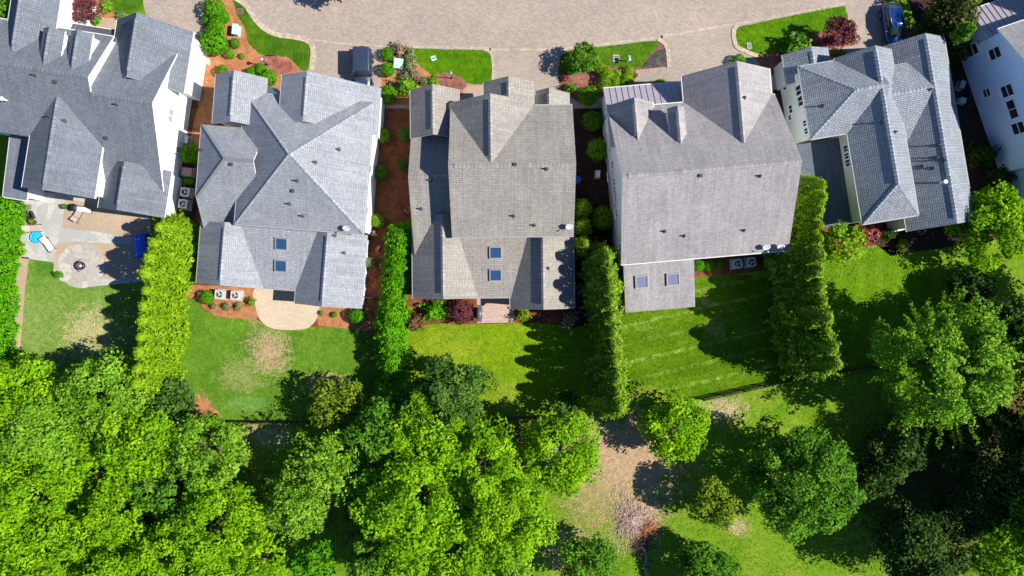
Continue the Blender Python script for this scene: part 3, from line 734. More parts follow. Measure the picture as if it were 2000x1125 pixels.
# front islands: mulch, then grass
Z5, Z6 = .032, .04
sheet('mulch_bed', [(402, -60), (450, -60), (448, -5), (476, 20), (520, 60), (606, 88), (604, 135), (580, 150), (548, 205), (420, 215), (388, 230), (386, 130), (398, 60)], Z5, g_mulch_o, False)
sheet('mulch_bed', [(390, 200), (420, 200), (415, 250), (385, 300), (368, 300), (378, 240)], Z4, g_mulch_o, False)
sheet('lawn', [(455, -6), (476, 12), (497, 42), (530, 66), (600, 84), (603, 132), (590, 136), (560, 112), (515, 108), (487, 85), (478, 55), (465, 30)], Z6, l_front, True, .8)
sheet('mulch_bed', [(507, 112), (530, 108), (560, 115), (573, 130), (565, 142), (545, 145), (520, 135)], Z6, ground_mat('red_groundcover', C(192, 128, 112, K), C(150, 84, 76, K), 1.5, 8), True, .5)
sheet('mulch_bed', [(746, 90), (812, 94), (830, 100), (950, 100), (950, 163), (905, 168), (903, 186), (870, 205), (745, 205)], Z5, g_mulch_o, False)
sheet('lawn', [(808, 95), (870, 97), (940, 98), (957, 108), (961, 135), (958, 162), (915, 163), (898, 150), (870, 142), (845, 147), (826, 132), (812, 118)], Z6, l_vivid, True, .6)
sheet('mulch_bed', [(850, 150), (868, 143), (895, 150), (912, 165), (900, 176), (870, 172)], Z6 + .004, g_mulch_p, True, .4)
sheet('path', [(908, 168), (950, 168), (950, 200), (905, 200)], Z6, walk, False)
sheet('mulch_bed', [(1094, 110), (1110, 98), (1150, 94), (1280, 80), (1300, 90), (1306, 130), (1242, 137), (1236, 175), (1130, 200), (1095, 180), (1090, 140)], Z5, g_mulch_p, False)
sheet('lawn', [(1094, 118), (1110, 100), (1150, 95), (1215, 87), (1278, 80), (1284, 92), (1265, 112), (1254, 130), (1215, 132), (1180, 128), (1140, 140), (1100, 150)], Z6, l_front, True, .6)
sheet('gravel_bed', [(1299, 95), (1305, 130), (1253, 133), (1266, 112), (1285, 98)], Z6, gravel, False, .7)
sheet('mulch_bed', [(1436, 60), (1480, 44), (1645, 12), (1655, 40), (1672, 55), (1670, 88), (1620, 95), (1560, 130), (1500, 150), (1470, 106), (1438, 92)], Z5, g_mulch_r, False)
sheet('lawn', [(1436, 58), (1475, 46), (1560, 28), (1640, 10), (1652, 22), (1652, 40), (1600, 64), (1545, 80), (1520, 98), (1480, 107), (1440, 92)], Z6, l_vivid, True, .6)
sheet('mulch_bed', [(90, -40), (215, -40), (225, 40), (200, 60), (60, 60)], Z5, g_mulch_o, False)
sheet('lawn', [(216, -40), (282, -40), (278, 10), (262, 26), (232, 24), (216, 8)], Z6, l_front, True, .6)
sheet('path', [(184, 34), (232, 36), (232, 62), (180, 56)], Z6, walk, False)
# pale stone edging along the islands and the street line
def strip(pts, w, z, mat, name='kerb', hgt=.0):
    P = [W(*p) for p in pts]; bm = BM(); n = len(P)
    L, Rr = [], []
    for i in range(n):
        d = (P[min(i + 1, n - 1)] - P[max(i - 1, 0)]).normalized(); s = Vector((-d.y, d.x, 0)) * (w / 2)
        L.append(P[i] + s); Rr.append(P[i] - s)
    for i in range(n - 1):
        a = [bm.verts.new(Vector((p.x, p.y, z))) for p in (L[i], Rr[i], Rr[i + 1], L[i + 1])]
        bm.faces.new(a)
        if hgt:
            for q in ((L[i], L[i + 1]), (Rr[i + 1], Rr[i])):
                bm.faces.new([bm.verts.new(Vector((p.x, p.y, zz))) for p, zz in ((q[0], z - hgt), (q[1], z - hgt), (q[1], z), (q[0], z))])
    bmesh.ops.remove_doubles(bm, verts=bm.verts, dist=1e-4); bm.normal_update()
    for f in bm.faces:
        if f.normal.z < -.5: f.normal_flip()
    o = obj(name, bm, mat, smooth='keep'); o['kind'] = 'structure'; return o
def spl(pts, n=5):
    out = []
    for i in range(len(pts) - 1):
        p0, p1, p2, p3 = (Vector(pts[min(max(i + k, 0), len(pts) - 1)]) for k in (-1, 0, 1, 2))
        for j in range(n):
            t = j / n
            out.append(tuple(.5 * ((2 * p1) + (p2 - p0) * t + (2 * p0 - 5 * p1 + 4 * p2 - p3) * t * t + (3 * p1 - p0 - 3 * p2 + p3) * t ** 3)))
    out.append(tuple(pts[-1])); return out
cob = paver_mat('cobble_edging', C(222, 204, 176, K * 1.1), .28, .2, .22, 30, .62)
strip(spl([(452, -8), (480, 10), (502, 42), (535, 66), (606, 83), (608, 138)]), .5, .1, cob, 'kerb', .1)
strip(spl([(606, 78), (680, 86), (755, 91), (812, 92), (945, 95), (960, 97), (1010, 97), (1095, 96), (1150, 90), (1285, 74), (1300, 70), (1438, 47), (1480, 40), (1650, 8)]), .28, .05, edge, 'kerb', .05)
strip(spl([(1285, 76), (1302, 92), (1307, 132)]), .4, .09, cob, 'kerb', .09)
strip(spl([(1440, 50), (1433, 60), (1434, 78), (1442, 94), (1480, 110)]), .4, .09, cob, 'kerb', .09)
strip(spl([(945, 97), (959, 106), (963, 135), (961, 165)]), .2, .08, edge, 'kerb', .08)
# back gardens
sheet('lawn', [(50, 506), (100, 508), (112, 540), (160, 560), (225, 545), (340, 545), (330, 760), (200, 780), (90, 770), (36, 702)], Z2, l0, False, .8)
sheet('path', [(28, 500), (57, 503), (50, 560), (38, 702), (18, 704), (24, 580)], Z3, walk, False, .4)
sheet('patio', [(30, 380), (60, 372), (140, 380), (292, 412), (300, 548), (215, 556), (160, 562), (118, 548), (104, 512), (42, 504)], Z3, flag, False)
sheet('patio', [(128, 388), (290, 416), (292, 470), (190, 453), (121, 446)], Z4, tanp, False)
sheet('patio', [(112, 474), (150, 472), (300, 480), (298, 546), (220, 546), (104, 532)], Z4, tanp, False)
cp = [(159 + 46 * math.cos(a * math.pi / 16), 519 + 44 * math.sin(a * math.pi / 16)) for a in range(32)]
sheet('patio', cp, Z5, flag_mat('pale_flagstone', C(214, 208, 198, K), C(182, 168, 148, K), 1.1), False)
sheet('lawn', [(352, 592), (378, 582), (396, 604), (425, 620), (500, 622), (525, 642), (600, 648), (625, 638), (690, 640), (740, 660), (745, 800), (640, 823), (455, 823), (380, 800), (335, 740)], Z2, l1, False, .8)
sheet('mulch_bed', [(362, 556), (505, 562), (503, 622), (462, 622), (425, 619), (398, 602), (380, 580), (360, 588)], Z3, g_mulch_o, False, .5)
sheet('mulch_bed', [(612, 598), (716, 598), (735, 640), (720, 646), (622, 636)], Z3, g_mulch_o, False, .5)
sheet('patio', [(504, 560), (622, 565), (621, 612), (612, 632), (592, 643), (540, 643), (513, 630), (501, 606)], Z4, cream, True)
sheet('lawn', [(800, 640), (850, 632), (930, 634), (1040, 630), (1160, 640), (1165, 812), (960, 814), (850, 815), (770, 790), (785, 700)], Z2, l2, False, .8)
sheet('patio', [(931, 575), (1004, 575), (1004, 630), (932, 631)], Z4, brickp, False)
sheet('lawn', [(1210, 612), (1357, 600), (1357, 542), (1420, 535), (1560, 545), (1600, 740), (1540, 744), (1370, 779), (1225, 775)], Z2, l3, False, .8)
sheet('lawn', [(1600, 500), (1670, 486), (1740, 482), (1775, 500), (1830, 560), (1850, 640), (1800, 700), (1640, 740), (1600, 700)], Z2, l4, False, .8)
sheet('dirt', [(386, 776), (408, 790), (432, 812), (428, 826), (380, 824), (375, 800)], Z3, g_mulch_o, True, .6)
# ---------------------------------------------------------------- vegetation
def leaf_mat(name, c, var=.35, trans=.3, hue=None):
    t = NT(name); t.set(.6, 0, .08)
    at = t.n('Attribute', attribute_name='tint'); n = at.outputs['Fac']
    c2 = hue or sc(c, 1 + var)
    cc = t.ramp(n, [(0, sc(c, 1 - var)), (.5, c), (1, c2)])
    t.col(cc)
    tr = t.n('BsdfTranslucent'); mx = t.n('MixShader'); mx.inputs[0].default_value = trans
    t.l(t.mix(1.0, cc, (1.25, 1.2, .55, 1), 'MULTIPLY'), tr.inputs[0])
    t.l(t.b.outputs[0], mx.inputs[1]); t.l(tr.outputs[0], mx.inputs[2]); t.l(mx.outputs[0], t.out.inputs[0])
    return t.m
LM = {
 'lime': leaf_mat('lime_leaf', (.19, .41, .006, 1), .38, .34, (.33, .54, .010, 1)),
 'vivid': leaf_mat('vivid_green_leaf', (.085, .31, .005, 1), .38, .3, (.17, .42, .008, 1)),
 'olive': leaf_mat('olive_leaf', (.17, .27, .014, 1), .38, .3, (.29, .37, .03, 1)),
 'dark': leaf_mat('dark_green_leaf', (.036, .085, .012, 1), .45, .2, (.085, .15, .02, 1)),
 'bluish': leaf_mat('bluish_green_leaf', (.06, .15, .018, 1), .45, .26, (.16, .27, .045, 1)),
 'mid': leaf_mat('mid_green_leaf', (.09, .25, .014, 1), .36, .3, (.19, .34, .025, 1)),
 'fresh': leaf_mat('fresh_green_leaf', (.17, .37, .018, 1), .38, .32, (.31, .48, .05, 1)),
 'conifer': leaf_mat('conifer_leaf', (.19, .36, .008, 1), .38, .25, (.33, .47, .02, 1)),
 'conifer_d': leaf_mat('deep_conifer_leaf', (.15, .29, .014, 1), .42, .22, (.31, .42, .035, 1)),
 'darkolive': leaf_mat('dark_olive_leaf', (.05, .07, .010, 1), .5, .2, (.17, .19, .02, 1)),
 'red': leaf_mat('dark_red_leaf', (.13, .035, .045, 1), .4, .2, (.24, .07, .085, 1)),
 'pink': leaf_mat('rosy_leaf', (.33, .09, .09, 1), .35, .2, (.45, .17, .15, 1)),
 'brown': leaf_mat('russet_leaf', (.15, .075, .035, 1), .5, .2, (.25, .16, .07, 1)),
 'grey': leaf_mat('grey_green_leaf', (.20, .26, .10, 1), .3, .22, (.30, .33, .15, 1)),
 'tan': leaf_mat('tan_twig', (.30, .22, .14, 1), .35, .1, (.38, .30, .19, 1)),
}
def leaf_mesh(name, P, Nn, size, tint, mat, rng, asp=.62):
    n = len(P)
    Nn = Nn / np.maximum(np.linalg.norm(Nn, axis=1, keepdims=True), 1e-6)
    rv = rng.normal(size=(n, 3)); T = np.cross(Nn, rv); T /= np.maximum(np.linalg.norm(T, axis=1, keepdims=True), 1e-6)
    B = np.cross(Nn, T)
    s = size[:, None]
    v = np.empty((n, 4, 3)); 
    v[:, 0] = P - T * s * .5; v[:, 2] = P + T * s * .5 - Nn * s * .12
    v[:, 1] = P + B * s * asp * .5 + Nn * s * .08; v[:, 3] = P - B * s * asp * .5 + Nn * s * .08
    me = bpy.data.meshes.new(name)
    me.vertices.add(n * 4); me.vertices.foreach_set('co', v.reshape(-1).astype(np.float32))
    me.loops.add(n * 4); me.loops.foreach_set('vertex_index', np.arange(n * 4, dtype=np.int32))
    me.polygons.add(n); me.polygons.foreach_set('loop_start', np.arange(0, n * 4, 4, dtype=np.int32))
    me.polygons.foreach_set('loop_total', np.full(n, 4, dtype=np.int32))
    at = me.attributes.new('tint', 'FLOAT', 'POINT'); at.data.foreach_set('value', np.repeat(np.clip(tint, 0, 1), 4).astype(np.float32))
    me.update(); me.validate()
    me.materials.append(mat)
    return me
def sphere_dirs(rng, n):
    d = rng.normal(size=(n, 3)); return d / np.linalg.norm(d, axis=1, keepdims=True)
def clump_leaves(rng, cen, rad, per, size, flat=.75):
    "leaves over the surfaces of many small clumps"
    k = len(cen); idx = np.repeat(np.arange(k), per); n = len(idx)
    d = sphere_dirs(rng, n); d[:, 2] = np.where(d[:, 2] < -.35, -d[:, 2], d[:, 2])
    r = rad[idx] * (0.55 + .5 * rng.random(n) ** .6)
    P = cen[idx] + d * r[:, None] * np.array([1, 1, flat])
    N = d * .7 + rng.normal(size=(n, 3)) * .5 + np.array([0, 0, .45])
    ct = rng.normal(.45, .2, k)
    tint = ct[idx] + rng.normal(0, .16, n)
    return P, N, size * rng.uniform(.65, 1.35, n), tint
def crown_mesh(name, rng, Rr, Hh, mat, leaf=.3, dens=1.0, nclump=None, shape='round', lum=.26, spiky=0.0):
    """crown about its own centre: radius Rr, half height Hh"""
    k = nclump or int(34 + 15 * Rr)
    d = sphere_dirs(rng, k * 2); d = d[d[:, 2] > (-.8 if Hh > Rr * .8 else -.45)][:k]; k = len(d)
    f = .62 + .38 * rng.random(k) ** .5
    lob = 1 + .13 * np.sin(np.arctan2(d[:, 1], d[:, 0]) * rng.integers(3, 6) + rng.uniform(0, 6)) + .07 * rng.normal(size=k)
    cen = d * f[:, None] * lob[:, None] * np.array([Rr * .83, Rr * .83, Hh * .85])
    if shape == 'cone': cen[:, :2] *= np.clip(1.05 - .55 * (cen[:, 2:3] / Hh + .4), .25, 1.1)
    rad = Rr * lum * rng.uniform(.7, 1.35, k)
    per = max(20, int(dens * 4.2 * (Rr * lum) ** 2 * 3.0 / leaf ** 2))
    P, N, S, T = clump_leaves(rng, cen, rad, per, leaf)
    if spiky:
        m = int(len(P) * spiky); d2 = sphere_dirs(rng, 60); d2[:, 2] = np.abs(d2[:, 2])
        i2 = rng.integers(0, 60, m); rr = rng.uniform(.8, 1.18, m)
        P2 = d2[i2] * rr[:, None] * np.array([Rr, Rr, Hh]) + rng.normal(size=(m, 3)) * .12
        P = np.vstack([P, P2]); N = np.vstack([N, d2[i2] + rng.normal(size=(m, 3)) * .6]); S = np.append(S, leaf * rng.uniform(.6, 1.1, m)); T = np.append(T, rng.normal(.6, .15, m))
    return leaf_mesh(name, P, N, S, T, mat, rng), cen, rad
def trunk_bm(rng, cen, hc, Rr, r0):
    bm = BM(); top = Vector((0, 0, hc + Rr * .25))
    tube(bm, [(0, 0, -.1), (.04, .03, hc * .35), (0, 0, hc - Rr * .3), top], [r0 * 1.3, r0, r0 * .8, r0 * .35], 8)
    o = np.argsort(rng.random(len(cen)))[:9]
    for i in o:
        c = Vector(cen[i]) + Vector((0, 0, hc)); b = Vector((0, 0, hc - Rr * rng.uniform(.0, .5)))
        m = b.lerp(c, .55) + Vector((0, 0, -.12 * Rr))
        tube(bm, [b, m, c], [r0 * .5, r0 * .32, r0 * .12], 5)
    return bm
TREE_N = 0
def tree(name, px, py, rpx, hc, kind, label, group=None, leaf=.3, dens=1.0, flat=.85, shape='round', spiky=0.0, seed=None, sx=1.0, rot=0.0, bark='bark', lum=.26, cat='tree'):
    "crown seen at (px,py) with photo radius rpx and centre height hc"
    global TREE_N; TREE_N += 1
    rng = np.random.default_rng(seed or 100 + TREE_N)
    if hc > 4.4: hc = 4.4 + (hc - 4.4) * .6
    c = W(px, py, hc); Rr = rpx * (CAM_H - hc) / FPX; Hh = min(Rr * flat, hc * .8)
    if hc > 3.0: Hh = max(Hh, min(hc - .8, Rr * .9))
    me, cen, rad = crown_mesh('crown', rng, Rr, Hh, LM[kind], leaf, dens, None, shape, lum, spiky)
    e = empty(name, (c.x, c.y, 0), R(rot), label, cat, group)
    cr = obj('crown', me, None, e, (0, 0, hc)); cr.scale = (sx, 1, 1)
    obj('trunk', trunk_bm(rng, cen * np.array([sx, 1, 1]), hc, Hh, max(.06, Rr * .03)), M[bark], e)
    return e
def at_(*a, **k): return tree(*a, **k)
ORD = ['first', 'second', 'third', 'fourth', 'fifth', 'sixth', 'seventh', 'eighth', 'ninth', 'tenth', 'eleventh', 'twelfth', 'thirteenth', 'fourteenth', 'fifteenth', 'sixteenth', 'seventeenth', 'eighteenth']
def column_mesh(name, seed, Rr, hh, mat, leaf=.2, n=3200, blunt=.8):
    "upright conifer: base at 0, leaves in sprays over a lumpy tapering column"
    rng = np.random.default_rng(seed)
    z = hh * (1 - rng.random(n) ** .8 * .97); a = rng.uniform(0, 2 * np.pi, n)
    prof = lambda u: np.where(u < .12, .75 + u * 2.1, np.maximum(1.0 - ((u - .12) / .88) ** (1 / blunt) , .03) ** .75)
    nl = 90; la = rng.uniform(0, 2 * np.pi, nl); lz = rng.uniform(.1, 1, nl) * hh; lh = rng.uniform(.5, 1.5, nl)
    r = Rr * prof(z / hh)
    lump = np.zeros(n)
    for i in range(nl):
        da = np.abs((a - la[i] + np.pi) % (2 * np.pi) - np.pi) * Rr; dz = (z - lz[i])
        lump = np.maximum(lump, lh[i] * np.exp(-(da ** 2 / .07 + dz ** 2 / .13)))
    r = r * (.72 + .34 * lump) * (.82 + .2 * rng.random(n) ** .5) + .03 + np.where(rng.random(n) < .12, rng.random(n) * .22, 0)
    P = np.stack([r * np.cos(a), r * np.sin(a), z + .12 * lump], 1)
    N = np.stack([np.cos(a), np.sin(a), np.full(n, .55)], 1) * .7 + rng.normal(size=(n, 3)) * .45
    top = 260
    dt = sphere_dirs(rng, top); dt[:, 2] = np.abs(dt[:, 2])
    P = np.vstack([P, dt * np.array([Rr * .2, Rr * .2, hh * .08]) + np.array([0, 0, hh * .92])]); N = np.vstack([N, dt + rng.normal(size=(top, 3)) * .4])
    S = leaf * rng.uniform(.65, 1.35, n + top); T = np.append(.25 + .5 * lump + rng.normal(0, .17, n), rng.normal(.7, .15, top))
    return leaf_mesh(name, P, N, S, T, mat, rng, .55)
def shrub_mesh(name, seed, mat, leaf=.13, n=900, rough=.12, flat=.9, fill=.25):
    "unit-radius clipped shrub, base at 0"
    rng = np.random.default_rng(seed)
    d = sphere_dirs(rng, n); 
    nl = 30; ld = sphere_dirs(rng, nl); lump = np.max(np.exp((d @ ld.T - 1) * 22) * rng.uniform(.5, 1.2, nl), axis=1)
    r = (1 - rough) + rough * 2 * (lump - .4) - fill * rng.random(n) ** 2.5
    P = d * r[:, None] * np.array([1, 1, flat]) + np.array([0, 0, flat * .9])
    P = P[P[:, 2] > .02]; k = len(P)
    N = d[:k] * .8 + rng.normal(size=(k, 3)) * .5; N = (P - np.array([0, 0, flat * .7])) + rng.normal(size=(k, 3)) * .32
    T = .3 + .4 * lump[:k] + rng.normal(0, .18, k)
    return leaf_mesh(name, P, N, leaf * rng.uniform(.65, 1.35, k), T, mat, rng, .62)
def stem_bm(r=.08, hh=.8, n=5, sp=.5, seed=1):
    rr = random.Random(seed); bm = BM()
    for i in range(n):
        a = rr.uniform(0, 6.28); s = rr.uniform(.3, 1) * sp
        tube(bm, [(0, 0, -.05), (s * .4 * math.cos(a), s * .4 * math.sin(a), hh * .5), (s * math.cos(a), s * math.sin(a), hh)], [r, r * .7, r * .3], 5)
    return bm
SHR = {}
def shrub_proto(kind, v):
    k = (kind, v)
    if k not in SHR:
        soft = v >= 10
        SHR[k] = shrub_mesh('foliage', 50 + v + len(kind), LM[kind], .2 if soft else .15, 1500 if not soft else 900, .1 if not soft else .3, .95 if not soft else .8, .2 if not soft else .6)
        SHR[k, 's'] = stem_bm(.05, .9, 6, .5, v)
        me = bpy.data.meshes.new('stem'); SHR[k, 's'].to_mesh(me); SHR[k, 's'].free(); me.materials.append(M['bark']); SHR[k, 's'] = me
    return SHR[k], SHR[k, 's']
SN = 0
def shrub(px, py, rpx, kind, label, name='shrub', soft=False, hz=1.0, group=None, sx=1.0, rot=None, cat='shrub'):
    global SN; SN += 1
    v = (SN % 3) + (10 if soft else 0)
    fo, st = shrub_proto(kind, v)
    r = rpx * .054; c = W(px, py, r * hz); c.z = 0
    e = empty(name, c, R(SN * 67 % 360) if rot is None else R(rot), label, cat, group)
    o = obj('foliage', fo, None, e); o.scale = (r * sx, r, r * hz)
    s = obj('stem', st, None, e); s.scale = (r * sx, r, r * hz)
    return e
def row(name, pts, rpx, hh, kind, fmt, group, n, seed=0, leaf=.2, leaves=3200, var=.12, blunt=.8, cat='conifer', anchor_end=False, jit=2.0, dpx=None):
    "row of upright evergreens; pts = tops in the photo; each one a thing"
    protos = [column_mesh('foliage', seed + i, 1.0, 1.0, LM[kind], leaf, leaves, blunt) for i in range(0)]
    ms = []
    Rm = rpx * (CAM_H - hh * .7) / FPX
    for i in range(3): ms.append(column_mesh('foliage', seed + i, Rm, hh, LM[kind], leaf, leaves, blunt))
    tr = BM(); tube(tr, [(0, 0, -.1), (0, 0, hh * .5), (0, 0, hh * .9)], [Rm * .12, Rm * .08, .02], 7)
    tm = bpy.data.meshes.new('trunk'); tr.to_mesh(tm); tr.free(); tm.materials.append(M['bark'])
    rr = random.Random(seed + 7)
    L = [0]
    for a, b in zip(pts, pts[1:]): L.append(L[-1] + math.dist(a, b))
    out = []
    for i in range(n):
        t = L[-1] * i / (n - 1); k = max(j for j in range(len(L) - 1) if L[j] <= t + 1e-6)
        f = (t - L[k]) / (L[k + 1] - L[k]); px = pts[k][0] + (pts[k + 1][0] - pts[k][0]) * f; py = pts[k][1] + (pts[k + 1][1] - pts[k][1]) * f
        s = 1 + rr.uniform(-var, var); c = W(px + rr.uniform(-jit, jit), py + rr.uniform(-jit, jit), hh * s * .65)
        e = empty(name, (c.x, c.y, 0), rr.uniform(0, 6.28), fmt.replace('#', ORD[i] if i < n - 1 else 'last'), cat, group)
        o = obj('foliage', ms[i % 3], None, e); o.scale = (s * rr.uniform(.95, 1.1), s, s)
        q = obj('trunk', tm, None, e); q.scale = (s, s, s); out.append(e)
    return out

# rows of upright conifers between the gardens
row('arborvitae', [(328, 448), (316, 492), (306, 545), (300, 600), (297, 650), (291, 700), (288, 745)], 42, 6.8, 'conifer', '# yellow-green arborvitae from the white house, in the row beside its patio', 'arborvitae row beside the flagstone patio', 11, 11, .26, 4600, blunt=.75, var=.15)
row('hedge_shrub', [(783, 462), (775, 500), (768, 545), (766, 600), (760, 650), (765, 700), (762, 765)], 31, 3.4, 'vivid', '# vivid green hedge plant from the street side, between the two skylight houses', 'vivid green hedge between the skylight houses', 11, 31, .22, 3200, blunt=.4, cat='hedge', var=.16)
row('hedge_shrub', [(-2, 405), (-4, 460), (-9, 520), (-13, 580), (-18, 640), (-20, 685)], 34, 3.2, 'vivid', '# bright green hedge plant from the white house, along the left edge', 'bright green hedge at the left edge', 8, 41, .22, 3200, blunt=.4, cat='hedge', var=.14)
row('arborvitae', [(1180, 505), (1186, 560), (1188, 620), (1194, 690), (1199, 745), (1203, 788)], 42, 8.2, 'conifer_d', '# tall arborvitae from the low rear extension, in the row left of the striped lawn', 'tall arborvitae row left of the striped lawn', 11, 51, .25, 5000, blunt=.8, var=.17)
row('arborvitae', [(1137, 404), (1139, 440), (1139, 478)], 19, 4.6, 'conifer', '# slim arborvitae from the street, at the east wall of the tan-grey house', 'slim arborvitae beside the tan-grey house', 3, 61, .22, 2200)
row('arborvitae', [(1584, 366), (1580, 410), (1582, 470)], 40, 8.0, 'conifer', '# bright arborvitae from the street, at the rear corner of the warm-grey house', 'bright arborvitae at the warm-grey house corner', 5, 75, .25, 4400, blunt=.7, var=.1)
row('arborvitae', [(1576, 500), (1580, 550), (1588, 605), (1595, 655), (1604, 702)], 53, 8.4, 'conifer_d', '# giant arborvitae from the warm-grey house, in the row right of the striped lawn', 'giant arborvitae row right of the striped lawn', 8, 71, .27, 6600, blunt=.72, var=.17)
# broad-leaved trees
tree('lime_tree', 45, 770, 78, 5.5, 'lime', 'round lime-green tree at the left edge, nearest the dry lawn', 'leafy trees along the lower edge', seed=1)
tree('olive_tree', 215, 765, 82, 5.5, 'fresh', 'leafy fresh-green tree between the dry lawn and the arborvitae row', 'leafy trees along the lower edge', seed=2)
tree('dark_shrub_tree', 338, 790, 46, 3.0, 'bluish', 'dark spiky shrub-tree at the foot of the arborvitae row beside the patchy lawn', None, seed=3, spiky=.3)
tree('green_tree', 85, 850, 85, 6.0, 'fresh', 'pale green tree at the left edge below the round lime-green one', 'leafy trees along the lower edge', seed=4)
tree('lime_tree', 65, 970, 120, 7.0, 'lime', 'large lime tree filling the lower left corner above the bottom edge', 'leafy trees along the lower edge', seed=5, lum=.2)
tree('lime_tree', 275, 860, 78, 6.0, 'lime', 'lime tree just above the small sandy clearing at lower left', 'leafy trees along the lower edge', seed=6)
tree('fresh_tree', 410, 880, 80, 6.0, 'fresh', 'pale fresh-green tree just below the patchy lawn and its fence', 'leafy trees along the lower edge', seed=7, lum=.2)
tree('lime_tree', 225, 995, 74, 6.5, 'lime', 'lime tree right of the dark gap, in the lower left wood', 'leafy trees along the lower edge', seed=8, lum=.22)
tree('lime_tree', 425, 1020, 92, 7.0, 'lime', 'broad lime tree left of the long tree shadow on the grass', 'leafy trees along the lower edge', seed=9, lum=.2)
tree('lime_tree', 250, 1105, 90, 6.5, 'lime', 'lime tree cut by the bottom edge in the lower left wood', 'leafy trees along the lower edge', seed=10, lum=.22)
tree('lime_tree', 60, 1115, 84, 6.0, 'lime', 'lime tree in the very bottom left corner', 'leafy trees along the lower edge', seed=11)
tree('lime_tree', 420, 1135, 80, 6.0, 'lime', 'lime tree cut by the bottom edge below the broad lime tree', 'leafy trees along the lower edge', seed=12)
tree('fresh_tree', 640, 905, 72, 6.0, 'fresh', 'pointed fresh-green tree standing alone right of its long shadow', None, seed=13, flat=1.3, shape='cone', spiky=.25, lum=.2)
tree('fresh_tree', 585, 990, 56, 6.0, 'fresh', 'small leaning green tree below the pointed fresh-green tree', None, seed=14, spiky=.2)
tree('small_tree', 662, 790, 54, 3.0, 'olive', 'open olive-green tree at the lower right corner of the patchy lawn', None, seed=15, dens=0.8, spiky=.3)
tree('dark_tree', 745, 850, 66, 6.5, 'mid', 'deep green tree between the hedge end and the big lime trees', 'leafy trees along the lower edge', seed=16)
tree('bluish_tree', 875, 775, 84, 4.5, 'bluish', 'dark bluish-green tree edging the yellow-green lawn', None, seed=17, lum=.22)
tree('olive_tree', 835, 850, 84, 7.5, 'lime', 'lime tree above the central clump, just below the bluish-green tree', 'leafy trees along the lower edge', seed=18, lum=.2)
tree('lime_tree', 800, 985, 112, 8.0, 'lime', 'biggest lime tree in the middle of the bottom wood', 'leafy trees along the lower edge', seed=19, lum=.18)
tree('lime_tree', 945, 900, 86, 7.0, 'lime', 'lime tree left of the shaded leaf-litter gap', 'leafy trees along the lower edge', seed=20, lum=.2)
tree('lime_tree', 990, 1010, 92, 7.0, 'lime', 'vivid lime tree bordering the sandy clearing on its left side', 'leafy trees along the lower edge', seed=21, lum=.2)
tree('lime_tree', 890, 1080, 80, 6.5, 'lime', 'lime tree cut by the bottom edge below the biggest lime tree', 'leafy trees along the lower edge', seed=22, lum=.2)
tree('dark_tree', 740, 1095, 60, 5.5, 'mid', 'deep green tree at the bottom edge left of the biggest lime tree', 'leafy trees along the lower edge', seed=23)
tree('dark_tree', 620, 1105, 46, 4.0, 'vivid', 'small vivid green tree at the bottom edge below the leaning tree', None, seed=24)
twiggy = tree('olive_tree', 1096, 885, 78, 6.0, 'lime', 'olive-lime tree with bare grey twigs beside the sandy clearing', None, seed=25, lum=.24)
tree('lime_tree', 1318, 835, 66, 3.2, 'lime', 'round lime tree in front of the striped lawn', None, seed=26, lum=.24, flat=0.8)
tree('green_tree', 1572, 945, 114, 5.5, 'mid', 'broad rich-green tree on the rough grass at lower right', None, seed=27, lum=.18, dens=1.25)
tree('olive_tree', 1395, 985, 50, 4.0, 'olive', 'small dark olive tree left of the broad rich-green tree', None, seed=28, dens=.8)
tree('green_tree', 1840, 715, 134, 7.5, 'fresh', 'huge feathery green tree at the right, below the large bright green tree', None, seed=29, lum=.15, spiky=.2, flat=0.75, dens=1.25)
tree('olive_tree', 1940, 445, 84, 3.7, 'lime', 'large bright green tree behind the cool-grey house', None, seed=30, lum=.2, dens=1.3)
tree('olive_tree', 1640, 475, 40, 5, 'conifer', 'tall green tree right of the giant arborvitae row, near the rosy shrub', None, seed=31, spiky=0.25, flat=1.3)
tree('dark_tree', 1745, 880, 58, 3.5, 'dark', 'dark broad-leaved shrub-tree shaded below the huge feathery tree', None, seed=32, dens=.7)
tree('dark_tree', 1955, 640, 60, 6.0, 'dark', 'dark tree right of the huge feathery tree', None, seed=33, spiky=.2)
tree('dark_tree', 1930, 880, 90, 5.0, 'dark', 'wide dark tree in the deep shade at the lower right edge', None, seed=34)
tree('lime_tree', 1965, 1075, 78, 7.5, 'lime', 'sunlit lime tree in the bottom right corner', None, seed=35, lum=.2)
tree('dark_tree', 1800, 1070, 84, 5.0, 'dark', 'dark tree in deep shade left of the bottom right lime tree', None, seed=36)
tree('green_tree', 1150, 1105, 60, 4.0, 'mid', 'dappled green tree at the bottom edge left of the brush pile', None, seed=37, dens=.7)
tree('green_tree', 1378, 1116, 60, 2.6, 'mid', 'deep green tree at the bottom edge right of the fallen log', None, seed=38)
tree('dark_tree', 1110, 790, 30, 2.6, 'bluish', 'small shaded tree left of the tall arborvitae row', None, seed=39)
tree('dark_tree', 1856, 28, 50, 3, 'darkolive', 'dark olive tree between the blue car and the blue house', None, seed=40, dens=.8)
tree('dark_tree', 1815, 62, 24, 1.8, 'dark', 'low dark green tree beside the blue car', None, seed=41)
tree('small_tree', 1143, 113, 31, 2.2, 'mid', 'round small green tree by the driveway of the tan-grey house', None, seed=42, leaf=.22)
tree('green_tree', -2, 30, 34, 4.0, 'mid', 'green tree at the top left edge beside the white house', None, seed=43)
tree('red_maple', 162, 14, 31, 3.0, 'red', 'dark red maple in front of the white house', None, seed=44, leaf=.2, flat=.5)
